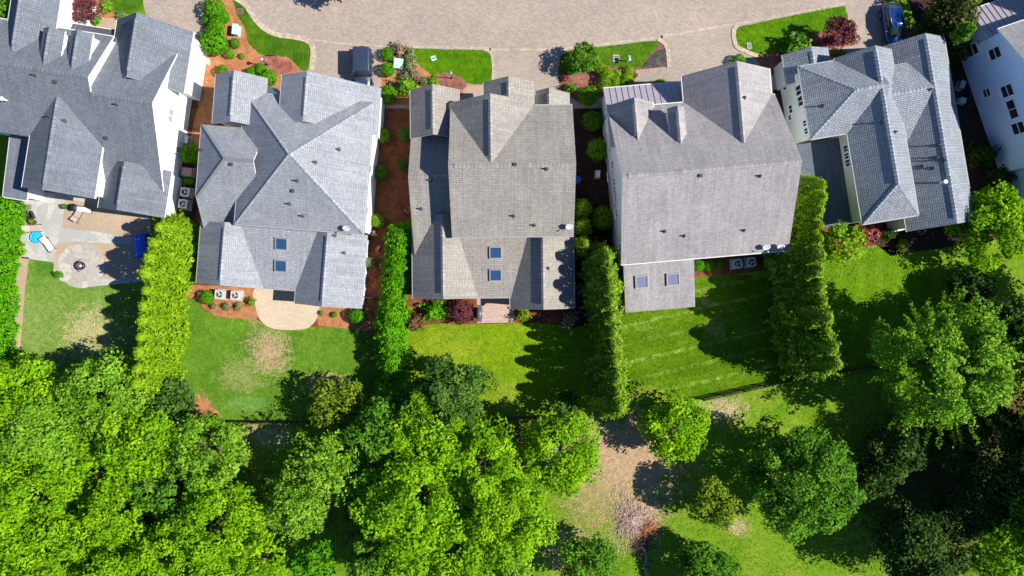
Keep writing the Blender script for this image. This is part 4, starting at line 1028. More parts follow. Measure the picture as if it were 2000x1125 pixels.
tree('red_maple', 1641, 62, 31, 2.6, 'red', 'purple-red maple at the driveway edge of the cool-grey house', None, seed=45, leaf=.2)
tree('dark_tree', 1985, 960, 60, 5.0, 'dark', 'dark tree at the right edge above the bottom right lime tree', None, seed=46)
tree('tall_conifer', 1882, 62, 22, 5.0, 'mid', 'slim bright green conifer leaning beside the blue house', None, seed=47, flat=1.5, shape='cone')
tree('street_tree', 655, -26, 30, 2.6, 'red', 'dark purple street tree at the top edge above the road', None, seed=48, leaf=.22)
tree('lime_tree', 155, 880, 60, 5.0, 'lime', 'lime tree left of the small sandy clearing at lower left', 'leafy trees along the lower edge', seed=50, lum=.22)
tree('lime_tree', 335, 955, 66, 5.5, 'mid', 'green tree in a shaded hollow right of the small sandy clearing', 'leafy trees along the lower edge', seed=51, lum=.22)
tree('lime_tree', 150, 1060, 66, 6.0, 'lime', 'lime tree below the dark gap in the lower left wood', 'leafy trees along the lower edge', seed=52, lum=.22)
tree('lime_tree', 335, 1075, 70, 6.2, 'lime', 'lime tree between the two bottom edge trees at lower left', 'leafy trees along the lower edge', seed=53, lum=.2)
tree('lime_tree', 510, 1090, 62, 5.6, 'lime', 'lime tree at the bottom edge right of the broad lime tree', 'leafy trees along the lower edge', seed=54, lum=.2)
tree('lime_tree', 0, 880, 66, 5.0, 'fresh', 'fresh-green tree cut by the left edge', 'leafy trees along the lower edge', seed=55, lum=.22)
tree('green_tree', 735, 950, 62, 5.6, 'mid', 'green tree in shade left of the biggest lime tree', 'leafy trees along the lower edge', seed=56, lum=.22)
tree('lime_tree', 800, 1100, 70, 6.5, 'lime', 'lime tree at the bottom edge under the biggest lime tree, left side', 'leafy trees along the lower edge', seed=57, lum=.2)
tree('lime_tree', 985, 1100, 60, 5.5, 'fresh', 'vivid green tree at the bottom edge beside the dry grass', 'leafy trees along the lower edge', seed=58, lum=.2)
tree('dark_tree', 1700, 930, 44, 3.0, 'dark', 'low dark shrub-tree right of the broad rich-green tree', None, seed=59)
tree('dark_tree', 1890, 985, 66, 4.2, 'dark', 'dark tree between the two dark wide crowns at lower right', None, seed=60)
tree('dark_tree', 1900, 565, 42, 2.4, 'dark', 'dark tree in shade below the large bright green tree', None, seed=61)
for k_, (tx, ty, tr_, th) in enumerate(((2140, 610, 95, 8), (2120, 730, 120, 12), (2110, 860, 125, 12), (2120, 1000, 120, 12), (2110, 380, 70, 6))):
    tree('woodland_tree', tx, ty, tr_, th, 'mid', 'tall green tree standing just outside the right edge, ' + ORD[k_] + ' from the bottom right corner up' if False else 'tall woodland tree past the right edge, ' + ['beside the large bright green tree', 'beside the huge feathery tree', 'above the dark wide tree', 'beside the bottom right lime tree', 'behind the blue house'][k_], 'tall woodland trees past the right edge', seed=70 + k_)
rr = random.Random(4); bm = BM()
for i in range(26):
    a = rr.uniform(0, 6.28); b0 = Vector((-.9 + rr.gauss(0, .25), .1 + rr.gauss(0, .6), 7.4)); d = Vector((math.cos(a), math.sin(a), rr.uniform(.1, .6))) * rr.uniform(.5, 1.1)
    tube(bm, [b0 - Vector((0, 0, 1.6)), b0, b0 + d * .6, b0 + d + Vector((0, 0, .15))], [.05, .035, .025, .01], 4)
obj('bare_twigs', bm, M['greybark'], twiggy)['kind'] = 'stuff'
# shrubs
G = 'clipped shrubs of the front gardens'
for px, py, r, k, lb in (
 (417, 16, 21, 'vivid', 'large green shrub at the top of the front bed left of the curved lawn'),
 (436, 33, 13, 'vivid', 'green shrub right below the topmost one in the front bed'),
 (405, 38, 11, 'vivid', 'smaller green shrub at the driveway side of the front bed'),
 (421, 53, 17, 'vivid', 'green shrub just above the biggest round one in the front bed'),
 (415, 80, 27, 'vivid', 'biggest round green shrub of the front bed by the white house'),
 (458, 84, 10, 'mid', 'small green shrub below the pale green utility cabinet'),
 (449, 104, 10, 'fresh', 'yellow-green tuft shrub right of the biggest round front shrub'),
 (473, 109, 6, 'fresh', 'tiny yellow-green shrub beside the curved front lawn'),
 (433, 138, 12, 'mid', 'green shrub peeping out behind the left front gable of the pale grey house'),
 (490, 140, 10, 'vivid', 'low green shrub at the front gable valley of the pale grey house'),
 (509, 135, 12, 'vivid', 'round green shrub by the red ground cover bed'),
 (524, 151, 16, 'vivid', 'larger round green shrub between the front gables of the pale grey house'),
 (757, 105, 13, 'vivid', 'round ball shrub nearest the street right of the dark off-road car'),
 (757, 135, 14, 'vivid', 'round ball shrub left of the pale green square cabinet, lower one'),
 (757, 183, 18, 'vivid', 'big round shrub at the front corner of the pale grey house'),
 (748, 265, 14, 'fresh', 'yellow-green ball shrub on the sunlit mulch, nearest the street'),
 (790, 263, 13, 'mid', 'green ball shrub against the west wall of the tan-grey house, upper one'),
 (742, 337, 15, 'mid', 'dark green ball shrub halfway down the shaded mulch strip'),
 (790, 322, 14, 'bluish', 'grey-green ball shrub against the west wall of the tan-grey house, lower one'),
 (736, 431, 14, 'fresh', 'yellow-green ball shrub above the tan stones on the mulch strip'),
 (722, 513, 11, 'grey', 'pale narrow shrub at the side of the rear wing'),
 (403, 581, 14, 'vivid', 'green ball shrub left of the two air conditioners behind the pale grey house'),
 (697, 618, 16, 'vivid', 'green ball shrub at the rear right corner of the pale grey house'),
 (1150, 186, 20, 'vivid', 'big round shrub at the front right corner of the tan-grey house'),
 (1168, 292, 22, 'fresh', 'bright round shrub against the west wall of the warm-grey house'),
 (1157, 235, 20, 'mid', 'shaded green shrub between the big round shrub and the bright one'),
 (1178, 427, 23, 'conifer', 'rounded yellow-topped evergreen beside the slim arborvitae trio'),
 (1365, 519, 12, 'vivid', 'bright green shrub right of the low rear extension, left one'),
 (1386, 519, 11, 'vivid', 'bright green shrub right of the low rear extension, middle one'),
 (1406, 517, 10, 'mid', 'shaded green shrub left of the rear air conditioners'),
 (370, 300, 19, 'vivid', 'round dark green shrub in the narrow passage beside the white house'),
 (1174, 135, 12, 'conifer', 'green mound shrub right of the round small tree'),
 (1185, 144, 15, 'conifer', 'larger green mound shrub right of the round small tree'),
 (1204, 145, 11, 'conifer', 'green mound shrub in the middle of the front mound group'),
 (1228, 140, 12, 'conifer', 'green mound shrub at the right end of the front mound group'),
 (1181, 161, 14, 'fresh', 'pale green mound shrub at the lower left of the front mound group'),
 (1202, 159, 13, 'conifer', 'green mound shrub at the lower middle of the front mound group'),
 (1224, 158, 15, 'conifer', 'green mound shrub at the lower right of the front mound group'),
 (1444, 118, 13, 'vivid', 'round shrub above the garage gable of the warm-grey house'),
 (1765, 478, 12, 'olive', 'small yellow-green shrub behind the cool-grey house'),
 (1870, 95, 26, 'dark', 'dark round shrub at the corner of the blue house'),
): shrub(px, py, r, k, lb, 'ball_shrub', group=G)
for px, py, r, k, lb, sx in (
 (780, 95, 18, 'tan', 'brownish bare shrub nearest the street by the square cabinet', 1),
 (801, 105, 16, 'grey', 'upper grey-green shrub beside the front lawn of the tan-grey house', 1),
 (800, 125, 17, 'grey', 'lower grey-green shrub beside the front lawn of the tan-grey house', 1),
 (807, 145, 16, 'tan', 'tan flowering shrub at the corner of the vivid front lawn', 1),
 (793, 151, 14, 'grey', 'pale mound shrub below the square green cabinet', 1),
 (797, 167, 24, 'fresh', 'light green leafy shrub above the left front gable of the tan-grey house', 1),
 (828, 157, 12, 'grey', 'small grey-green shrub left of the front lamp post', 1),
 (846, 158, 13, 'fresh', 'small fresh shrub nearest the pinkish mulch under the front lamp post', 1),
 (1114, 172, 15, 'mid', 'leafy green shrub above the small porch gable', 1),
 (1105, 150, 10, 'pink', 'reddish small shrub under the round small tree', 1),
 (1240, 145, 8, 'pink', 'orange-red flowering plant beside the mound shrubs', 1),
 (848, 607, 24, 'vivid', 'broad bright green shrub behind the tan-grey house, left of the red maple', 1.3),
 (1022, 614, 17, 'olive', 'yellow-green shrub right of the brick patio', 1.3),
 (806, 628, 26, 'brown', 'russet open shrub at the upper left of the yellow-green lawn', 1),
 (1112, 626, 22, 'tan', 'pale flowering shrub in shade at the rear corner of the tan-grey house', 1),
 (1700, 455, 26, 'pink', 'rosy pink shrub behind the cool-grey house', 1.25),
 (1737, 458, 18, 'dark', 'dark shaded shrub right of the rosy pink one', 1),
 (1560, 88, 28, 'mid', 'spreading green shrub in front of the small porch of the cool-grey house', 1.5),
 (1610, 82, 15, 'pink', 'low rosy shrub left of the purple-red maple', 1.3),
 (1640, 102, 11, 'olive', 'low olive hedge plant at the front wall of the cool-grey house', 2.0),
 (365, 352, 10, 'vivid', 'small bright plant between the stone box and the air conditioners', 1.4),
 (112, 537, 10, 'vivid', 'small bright green plant at the edge of the round flagstone circle', 1),
 (50, 408, 10, 'grey', 'white-edged plant at the upper left of the flagstone patio', 1),
 (205, 10, 15, 'fresh', 'yellow-green shrub right of the dark red maple', 1),
 (178, 38, 15, 'vivid', 'green shrub below the dark red maple', 1),
 (236, 28, 8, 'grey', 'low pale flower clump at the edge of the small top lawn', 2.2),
 (415, 598, 8, 'grey', 'first grass tuft below the air conditioners, nearest the ball shrub', 1),
 (441, 599, 9, 'grey', 'second grass tuft from the ball shrub, below the air conditioners', 1),
 (464, 598, 9, 'grey', 'third grass tuft from the ball shrub, below the air conditioners', 1),
 (488, 589, 11, 'olive', 'biggest grass tuft beside the cream patio', 1),
 (652, 615, 7, 'vivid', 'tiny green plant right of the cream patio', 1),
 (627, 612, 6, 'grey', 'tiny grey plant touching the cream patio', 1),
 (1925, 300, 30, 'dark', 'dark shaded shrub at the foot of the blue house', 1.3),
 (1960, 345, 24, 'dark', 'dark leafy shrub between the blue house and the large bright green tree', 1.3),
 (1205, 175, 9, 'vivid', 'low green plant by the left end of the metal porch roof', 1.5),
 (1290, 160, 7, 'vivid', 'low green strip plant in front of the metal porch roof', 2.5),
): shrub(px, py, r, k, lb, 'shrub', soft=True, sx=sx, rot=0 if sx != 1 else None)
shrub(899, 609, 25, 'red', 'round red maple shrub left of the grill on the brick patio', 'red_maple', cat='shrub')
shrub(1555, 92, 12, 'olive', 'small olive shrub left of the spreading green one', 'ball_shrub')
# ---------------------------------------------------------------- cars
CARP = {}
def loft(bm, st, mi=0, closed=True):
    "st = list of (y, [(x,z)...] half outline from bottom centre to top centre); mirrored in x"
    rings = []
    for y, hp in st:
        full = [(x, z) for x, z in hp] + [(-x, z) for x, z in hp[::-1] if x > 1e-4]
        rings.append([bm.verts.new((x, y, z)) for x, z in full])
    m = len(rings[0])
    for a, b in zip(rings, rings[1:]):
        for i in range(m):
            f = bm.faces.new((a[i], a[(i + 1) % m], b[(i + 1) % m], b[i])); f.material_index = mi; f.smooth = True
    for r in (rings[0][::-1], rings[-1]):
        f = bm.faces.new(r); f.material_index = mi
    return bm
def paint(name, c, rough=.25, coat=.8):
    t = NT(name).set(rough, .15, .5); t.b.inputs['Coat Weight'].default_value = coat; t.b.inputs['Coat Roughness'].default_value = .05
    n = t.noise(t.objv(), 2.0, 3); t.col(t.ramp(n, [(.3, sc(c, .92)), (.7, sc(c, 1.06))])); return t.m
def wheels(e, pos, r=.37, w=.25):
    for x, y in pos:
        bm = BM(); s = 1 if x > 0 else -1
        T = Matrix.Translation((x, y, r)) @ Matrix.Rotation(R(90) * s, 4, 'Y')
        wo = obj('wheel', lathe(BM(), [(r * .55, -w / 2), (r * .92, -w / 2), (r, -w * .3), (r, w * .3), (r * .92, w / 2), (r * .55, w / 2)], 20), M['rubber'], e); wo.matrix_local = T
        ri = obj('rim', lathe(BM(), [(.01, w * .38), (r * .2, w * .4), (r * .5, w * .3), (r * .58, w * .45), (r * .58, -w * .4), (.01, -w * .4)], 20), M['steel'], wo)
def half(w, zb, zt, sh=.12, top=None):
    t = top if top is not None else w * .9
    return [(0, zb), (w * .9, zb), (w, zb + .12), (w * 1.0, (zb + zt) / 2), (w * .98, zt - sh), (t, zt), (0, zt + .02)]
def suv(loc, rz, label):
    navy = paint('navy_black_car_paint', (.035, .05, .09, 1), .35)
    e = empty('parked_car', loc, rz, label, 'car')
    st = [(0.0, half(.78, .45, 1.0)), (.1, half(.84, .4, 1.08)), (1.0, half(.86, .38, 1.1)), (2.7, half(.84, .38, 1.1)), (3.0, half(.8, .4, 1.12)), (3.95, half(.72, .42, 1.08)), (4.1, half(.68, .48, 1.0))]
    obj('body', loft(BM(), st), navy, e)
    bm = BM()
    for s in (-1, 1):
        for y0 in (.45, 3.0):
            box(bm, (s * .86, y0 + .37, .86), (.2, 1.0, .12), bev=.05)
    # flares are one pair per axle
    obj('fender', bm, M['rubber'], e, smooth=True)
    g = [(.08, [(0, 1.05), (.8, 1.05), (.74, 1.7), (0, 1.72)]), (2.25, [(0, 1.05), (.8, 1.05), (.72, 1.7), (0, 1.72)]), (2.72, [(0, 1.08), (.77, 1.08), (.73, 1.12), (0, 1.14)])]
    obj('cabin_glass', loft(BM(), g), M['glass'], e)
    bm = BM()
    for s in (-1, 1):
        for y0, y1, t0, t1 in ((2.25, 2.72, 1.7, 1.12), (.1, .12, 1.7, 1.06), (1.2, 1.22, 1.7, 1.06)):
            cyl(bm, (s * .745, y0, t0), (s * .79, y1, t1), .045, .045, 6)
    obj('pillar', bm, navy, e)
    bm = BM(); box(bm, (0, 1.15, 1.75), (1.56, 2.3, .12), bev=.06)
    ro = obj('roof', bm, navy, e, smooth=True)
    for k in range(7):
        bm = BM(); box(bm, (-.6 + .2 * k, 1.12, 1.825), (.07, 2.0, .05), bev=.015); obj('rib', bm, navy, ro)
    bm = BM(); box(bm, (0, 3.5, 1.12), (1.05, .95, .05), bev=.02); obj('hood', bm, navy, e)
    bm = BM(); lathe(bm, [(.01, -.1), (.3, -.1), (.37, -.06), (.37, .06), (.3, .1), (.01, .1)], 18); sp = obj('spare_wheel', bm, M['rubber'], e); sp.matrix_local = Matrix.Translation((0, -.12, .98)) @ Matrix.Rotation(R(90), 4, 'X')
    for s in (-1, 1):
        bm = BM(); box(bm, (s * .98, 2.55, 1.22), (.2, .12, .2), bev=.03); obj('mirror', bm, navy, e)
        bm = BM(); lathe(bm, [(.01, .05), (.1, .04), (.11, 0)], 12); hl = obj('headlight', bm, M['white'], e); hl.matrix_local = Matrix.Translation((s * .5, 4.1, .85)) @ Matrix.Rotation(R(-90), 4, 'X')
        bm = BM(); box(bm, (s * .74, -.02, .95), (.12, .06, .22)); obj('taillight', bm, paint('tail_red' + str(s), (.3, .02, .02, 1)), e)
    for y in (-.05, 4.2):
        bm = BM(); box(bm, (0, y, .55), (1.6, .16, .2), bev=.04); obj('bumper', bm, M['rubber'], e)
    wheels(e, [(s * .8, y) for s in (-1, 1) for y in (.82, 3.37)], .4, .26)
    return e
def crossover(loc, rz, label):
    blue = paint('deep_blue_car_paint', (.008, .05, .20, 1), .2)
    e = empty('parked_car', loc, rz, label, 'car')
    st = [(0, half(.62, .45, .86)), (.12, half(.78, .38, .98)), (.5, half(.88, .32, 1.05)), (1.6, half(.93, .3, 1.02)), (3.0, half(.92, .3, .98)), (3.9, half(.88, .32, .9)), (4.4, half(.76, .36, .78)), (4.6, half(.6, .42, .66))]
    obj('body', loft(BM(), st), blue, e)
    def gh(w, zt, k=.78): return [(0, .9), (w, .9), (w * .96, .98), (w * k, zt - .06), (w * k * .82, zt), (0, zt + .03)]
    g = [(.2, gh(.74, 1.02)), (.75, gh(.82, 1.42)), (1.5, gh(.85, 1.58)), (2.3, gh(.85, 1.56)), (2.75, gh(.83, 1.42)), (3.4, gh(.78, 1.0, .9))]
    obj('cabin_glass', loft(BM(), g), M['glass'], e)
    def rf(w, z): return [(0, z - .06), (w, z - .06), (w, z - .02), (w * .8, z + .035), (0, z + .06)]
    obj('roof', loft(BM(), [(.55, rf(.5, 1.32)), (.8, rf(.62, 1.45)), (1.5, rf(.66, 1.58)), (2.3, rf(.66, 1.56)), (2.65, rf(.6, 1.47))]), blue, e)
    bm = BM(); box(bm, (0, 3.95, .93), (1.0, .8, .03), bev=.01); obj('hood', bm, blue, e)
    for s in (-1, 1):
        bm = BM(); box(bm, (s * 1.02, 2.75, 1.08), (.2, .14, .14), bev=.04); obj('mirror', bm, blue, e, smooth=True)
        bm = BM(); box(bm, (s * .62, 4.44, .7), (.3, .16, .1), bev=.03); obj('headlight', bm, M['white'], e)
        bm = BM(); box(bm, (s * .6, .06, .88), (.34, .1, .1), bev=.03); obj('taillight', bm, paint('tail_red_b' + str(s), (.35, .02, .02, 1)), e)
        bm = BM(); cyl(bm, (s * .6, .8, 1.5), (s * .63, 2.3, 1.62), .02, .02, 6); obj('roof_rail', bm, M['steel'], e)
    wheels(e, [(s * .84, y) for s in (-1, 1) for y in (.9, 3.65)], .36, .24)
    return e
p = W(708, 96, 1.0); suv((p.x, p.y, .024), R(180), 'dark navy off-road car with ribbed roof, parked nose-in at the pale grey house')
p = W(1741, 4, 1.0); crossover((p.x, p.y, .018), R(180 + 9), 'glossy deep blue car parked in front of the cool-grey house')

# ---------------------------------------------------------------- air conditioners
AC = {}
def ac_unit(px, py, rz, label, group='air conditioner units', sz=.85):
    c = W(px, py, .9); e = empty('air_conditioner', (c.x, c.y, 0), R(rz), label, 'air conditioner', group)
    if not AC:
        lg = plain('ac_grey', (.52, .51, .48, 1), .5, .2, var=.05); fan = plain('fan_dark', (.04, .045, .05, 1), .5)
        def mk(n, bm, m):
            me = bpy.data.meshes.new(n); bm.to_mesh(me); bm.free(); me.materials.append(m); AC[n] = me
        bm = BM(); s = sz / 2
        for a in (0, 90, 180, 270):
            T = Matrix.Rotation(R(a), 4, 'Z')
            for k in range(8): box(bm, (0, s - .03, .2 + .085 * k), (sz - .08, .05, .035), M=T)
            box(bm, (s - .03, s - .03, .48), (.06, .06, .86), M=T)
            box(bm, (0, s - .07, .46), (sz - .1, .02, .8), M=T)
        mk('case', bm, lg)
        bm = BM(); n = 28
        def ring(r, z): return [bm.verts.new((r * math.cos(2 * math.pi * i / n), r * math.sin(2 * math.pi * i / n), z)) for i in range(n)]
        ri = ring(.31, .92); sq = []
        for i in range(n):
            a = 2 * math.pi * i / n; k = s / max(abs(math.cos(a)), abs(math.sin(a))); k = min(k, s * 1.3); sq.append(bm.verts.new((k * math.cos(a), k * math.sin(a), .92)))
        for i in range(n): bm.faces.new((ri[i], sq[i], sq[(i + 1) % n], ri[(i + 1) % n]))
        mk('top_panel', bm, lg)
        bm = BM(); cyl(bm, (0, 0, .8), (0, 0, .86), .11, .11, 12)
        for a in (0, 120, 240):
            T = Matrix.Rotation(R(a), 4, 'Z') @ Matrix.Translation((.19, 0, .83)) @ Matrix.Rotation(R(20), 4, 'X'); box(bm, (0, 0, 0), (.2, .17, .012), M=T)
        mk('fan', bm, lg)
        bm = BM(); cyl(bm, (0, 0, .7), (0, 0, .72), .31, .31, 20); mk('fan_well', bm, fan)
        bm = BM()
        for r_ in (.1, .19, .28):
            for i in range(20):
                a0, a1 = 2 * math.pi * i / 20, 2 * math.pi * (i + 1) / 20
                cyl(bm, (r_ * math.cos(a0), r_ * math.sin(a0), .935), (r_ * math.cos(a1), r_ * math.sin(a1), .935), .006, .006, 4, caps=False)
        mk('grille', bm, M['darkmetal'])
        bm = BM(); box(bm, (0, 0, .04), (sz + .2, sz + .2, .1), bev=.02); mk('pad', bm, M['concrete'])
    for n_, me in AC.items(): obj(n_, me, None, e)
    return e
for px, py, rz, lb in ((428, 575, -5, 'grey air conditioner behind the pale grey house, nearer the ball shrub'), (459, 577, -5, 'grey air conditioner behind the pale grey house, nearer the cream patio'),
    (361, 375, -8, 'grey air conditioner in the narrow side passage, upper of two'), (357, 398, -8, 'grey air conditioner in the narrow side passage, next to the arborvitae'),
    (1441, 515, 8, 'grey air conditioner behind the warm-grey house, left one'), (1468, 512, 8, 'grey air conditioner behind the warm-grey house, right one')): ac_unit(px, py, rz, lb)

# ---------------------------------------------------------------- utility things and lamps
mint = plain('pale_green_cabinet_paint', (.42, .62, .50, 1), .5, var=.06)
def cabinet(px, py, w, d, hh, rz, label, col=None, name='utility_cabinet'):
    c = W(px, py, hh); e = empty(name, (c.x, c.y, .03), R(rz), label, 'utility cabinet')
    bm = BM(); box(bm, (0, 0, hh / 2), (w, d, hh), bev=.04); obj('case', bm, col or mint, e)
    bm = BM(); box(bm, (0, .01, hh + .02), (w + .06, d + .06, .06), bev=.02); obj('lid', bm, col or mint, e)
    bm = BM(); box(bm, (0, -d / 2 - .012, hh * .5), (w * .8, .03, hh * .7)); obj('door', bm, col or mint, e)
    bm = BM(); box(bm, (0, 0, -.02), (w + .2, d + .2, .08)); obj('pad', bm, M['concrete'], e)
cabinet(459, 57, .5, .95, .7, -5, 'pale green rounded utility cabinet on orange mulch by the curved lawn')
cabinet(778, 124, .82, .9, .8, -6, 'pale green square utility cabinet between ball shrubs')
cabinet(361, 272, .55, .7, .7, -8, 'pale grey utility box in the side passage by the white house', M['steel'])
cabinet(365, 336, .95, .75, .6, -6, 'weathered pinkish storage box in the side passage', plain('pinkish_box', (.26, .17, .16, 1), .8), 'storage_box')
cabinet(404, 120, .42, .5, .2, 0, 'small tan stone block at the corner of the white house', plain('tan_stone', (.52, .40, .28, 1), .9), 'stone_block')
cabinet(1168, 340, .35, .65, .5, -3, 'small white utility box on the dark strip by the warm-grey house', M['white'])
cabinet(1880, 165, .4, .7, .6, -18, 'pale box on the ground beside the blue house, upper one', M['steel'])
cabinet(1881, 196, .5, .45, .4, -18, 'pale blue-green box on the ground beside the blue house, lower one', mint)
def grate(px, py, w, d, rz, label, m, bars=4, z=.045):
    c = W(px, py, z); e = empty('drain_cover', (c.x, c.y, z), R(rz), label, 'drain cover')
    bm = BM(); 
    for s in (-1, 1): box(bm, (s * (w / 2 - .03), 0, .03), (.06, d, .06)); box(bm, (0, s * (d / 2 - .03), .028), (w - .12, .06, .056))
    obj('frame', bm, m, e)
    for k in range(bars): bm = BM(); box(bm, (0, -d / 2 + d * (k + .5) / bars, .02), (w - .12, d / bars * .55, .05)); obj('bar', bm, m, e)
    bm = BM(); box(bm, (0, 0, .002), (w - .1, d - .1, .01)); obj('pit', bm, M['rubber'], e)
grate(1203, 114, .62, .68, 0, 'white slatted drain cover in the grass by the small front lawn', M['concrete'], 4)
grate(847, 114, .5, .45, 20, 'small green cover in the vivid front lawn', mint, 2)
grate(469, 22, .6, .5, -3, 'rusty brown drain cover at the tip of the curved lawn', plain('rusty', (.22, .12, .1, 1), .8), 4)
grate(1463, 90, .42, .62, 8, 'pale slatted drain cover at the left end of the long front lawn', M['concrete'], 5)
def lamp_post(px, py, hh, label, dirx=0.0):
    c = W(px, py, hh * .9); e = empty('lamp_post', (c.x, c.y, 0), 0, label, 'lamp post')
    bm = BM(); cyl(bm, (0, 0, 0), (0, 0, .25), .09, .07, 10); cyl(bm, (0, 0, .25), (0, 0, hh - .35), .04, .035, 8); obj('post', bm, M['darkmetal'], e)
    bm = BM(); lathe(bm, [(.05, hh - .36), (.11, hh - .3), (.14, hh - .05), (.05, hh - .03)], 8); obj('lantern_glass', bm, M['white'], e)
    bm = BM(); lathe(bm, [(.19, hh - .06), (.1, hh + .06), (.02, hh + .14)], 8); obj('lamp_cap', bm, M['steel'], e)
lamp_post(511, 116, 1.9, 'slim lamp post at the end of the red ground cover bed')
lamp_post(880, 143, 1.9, 'slim lamp post on the pinkish mulch of the vivid front lawn')
lamp_post(1548, 66, 1.9, 'slim lamp post by the reddish bed of the long front lawn')
def mailbox(px, py, label):
    c = W(px, py, 1.1); e = empty('mailbox', (c.x, c.y, 0), R(10), label, 'mailbox')
    bm = BM(); box(bm, (0, 0, .5), (.1, .1, 1.0)); obj('post', bm, M['white'], e)
    bm = BM(); box(bm, (0, 0, 1.1), (.24, .5, .22), bev=.07); obj('box', bm, M['steel'], e)
    bm = BM(); box(bm, (0, -.26, 1.1), (.2, .03, .18)); obj('door', bm, M['white'], e)
mailbox(1229, 113, 'pale mailbox on a white post in the small front lawn')
def barrel(px, py, label):
    c = W(px, py, .9); e = empty('rain_barrel', (c.x, c.y, 0), 0, label, 'barrel'); bl = plain('blue_plastic', (.02, .11, .55, 1), .4, var=.05)
    bm = BM(); lathe(bm, [(.01, 0), (.34, 0), (.4, .2), (.42, .45), (.4, .7), (.36, .9)], 24); obj('body', bm, bl, e)
    bm = BM(); lathe(bm, [(.38, .86), (.39, .93), (.3, .94), (.28, .9), (.01, .9)], 24); obj('lid', bm, bl, e)
barrel(1127, 351, 'bright blue plastic barrel at the east wall of the tan-grey house')
def dish(house, px, py, label, rz):
    q, n = house.hit(px, py); p = house.M @ q
    e = empty('satellite_dish', p, R(rz), label, 'satellite dish', 'satellite dishes on the roofs')
    bm = BM(); cyl(bm, (0, 0, -.1), (0, 0, .45), .03, .03, 8); box(bm, (0, 0, .0), (.3, .3, .04)); obj('mast', bm, M['steel'], e)
    bm = BM(); prof = [(.01, 0), (.15, .012), (.28, .045), (.36, .085), (.365, .075), (.28, .03), (.15, -.004), (.01, -.015)]; lathe(bm, prof, 24)
    d = obj('reflector', bm, M['gutter'], e, smooth=True); d.matrix_local = Matrix.Translation((0, .05, .5)) @ Matrix.Rotation(R(42), 4, 'X')
    d.scale = (.95, .85, 1)
    bm = BM(); cyl(bm, (0, .05, .45), (0, -.38, .82), .018, .018, 6); box(bm, (0, -.4, .84), (.1, .1, .12)); obj('feed_arm', bm, M['steel'], e)
dish(HOUSE1, 679, 447, 'satellite dish at the lower right corner of the pale grey hip roof', 0)
dish(HOUSE2, 1111, 444, 'satellite dish at the lower right corner of the tan-grey main roof', 10)
dish(HOUSE3, 1493, 484, 'satellite dish on the warm-grey roof edge, left of a pair', 5)
dish(HOUSE3, 1521, 483, 'satellite dish on the warm-grey roof edge, nearest the giant arborvitae', 5)

# ---------------------------------------------------------------- patio furniture
wick = plain('taupe_wicker', (.42, .31, .27, 1), .8, var=.1); dk = M['darkmetal']
def lounger(px, py, rz, label, m, L=1.75, w=.62, frame=True, z0=.036):
    c = W(px, py, .4); e = empty('lounge_chair', (c.x, c.y, z0), R(rz), label, 'lounge chair')
    bm = BM(); box(bm, (.25, 0, .32), (L * .62, w, .07), bev=.02); obj('seat', bm, m, e)
    bm = BM(); T = Matrix.Translation((-L * .3, 0, .46)) @ Matrix.Rotation(R(28), 4, 'Y'); box(bm, (0, 0, 0), (L * .42, w, .07), bev=.02, M=T); obj('backrest', bm, m, e)
    for sy in (-1, 1):
        bm = BM(); box(bm, (.1, sy * (w / 2 + .025), .3), (L * .95, .05, .05)); obj('side_rail', bm, dk, e)
        for sx in (-.55, .75): bm = BM(); box(bm, (sx, sy * (w / 2 + .025), .14), (.05, .05, .28)); obj('leg', bm, dk, e)
lounger(62, 446, 4, 'taupe lounge chair against the bright hedge on the flagstone patio', wick)
lounger(92, 476, -55, 'pale pink lounge chair beside the blue paddling pool', plain('pink_cushion', (.85, .55, .62, 1), .8, var=.05), 1.5, .6)
lounger(149, 422, 60, 'tilted taupe chair on the tan paving by the white bench', wick, 1.1, .62)
c = W(71, 463, .2); e = empty('paddling_pool', (c.x, c.y, .036), 0, 'round bright blue paddling pool on the flagstone patio', 'paddling pool')
bp = plain('sky_blue_plastic', (.02, .36, .78, 1), .35, var=.05)
bm = BM(); lathe(bm, [(.01, .01), (.52, .01), (.58, .05), (.6, .22), (.56, .25), (.52, .22), (.5, .06), (.01, .05)], 28); obj('tub', bm, bp, e)
bm = BM(); lathe(bm, [(.01, .14), (.5, .14), (.51, .13)], 28); obj('water', bm, glass_mat('pool_water', (.03, .42, .85, 1), .08), e)
c = W(163, 409, .5); e = empty('patio_bench', (c.x, c.y, .03), R(-8), 'white cushioned bench under the rear wall of the white house', 'bench')
bm = BM(); box(bm, (0, 0, .42), (1.35, .5, .14), bev=.05); obj('cushion', bm, M['white'], e, smooth=True)
bm = BM(); box(bm, (0, .27, .62), (1.4, .08, .4), bev=.02); obj('backrest', bm, dk, e)
for sx in (-.62, .62):
    for sy in (-.2, .2): bm = BM(); box(bm, (sx, sy, .17), (.06, .06, .35)); obj('leg', bm, dk, e)
c = W(143, 405, .7); e = empty('patio_table', (c.x, c.y, .03), 0, 'small dark round table left of the white bench', 'table')
bm = BM(); lathe(bm, [(.01, .68), (.36, .68), (.37, .71), (.01, .72)], 20); obj('tabletop', bm, dk, e)
for a in range(3): bm = BM(); cyl(bm, (.26 * math.cos(a * 2.1), .26 * math.sin(a * 2.1), 0), (.08 * math.cos(a * 2.1), .08 * math.sin(a * 2.1), .69), .025, .025, 6); obj('leg', bm, dk, e)
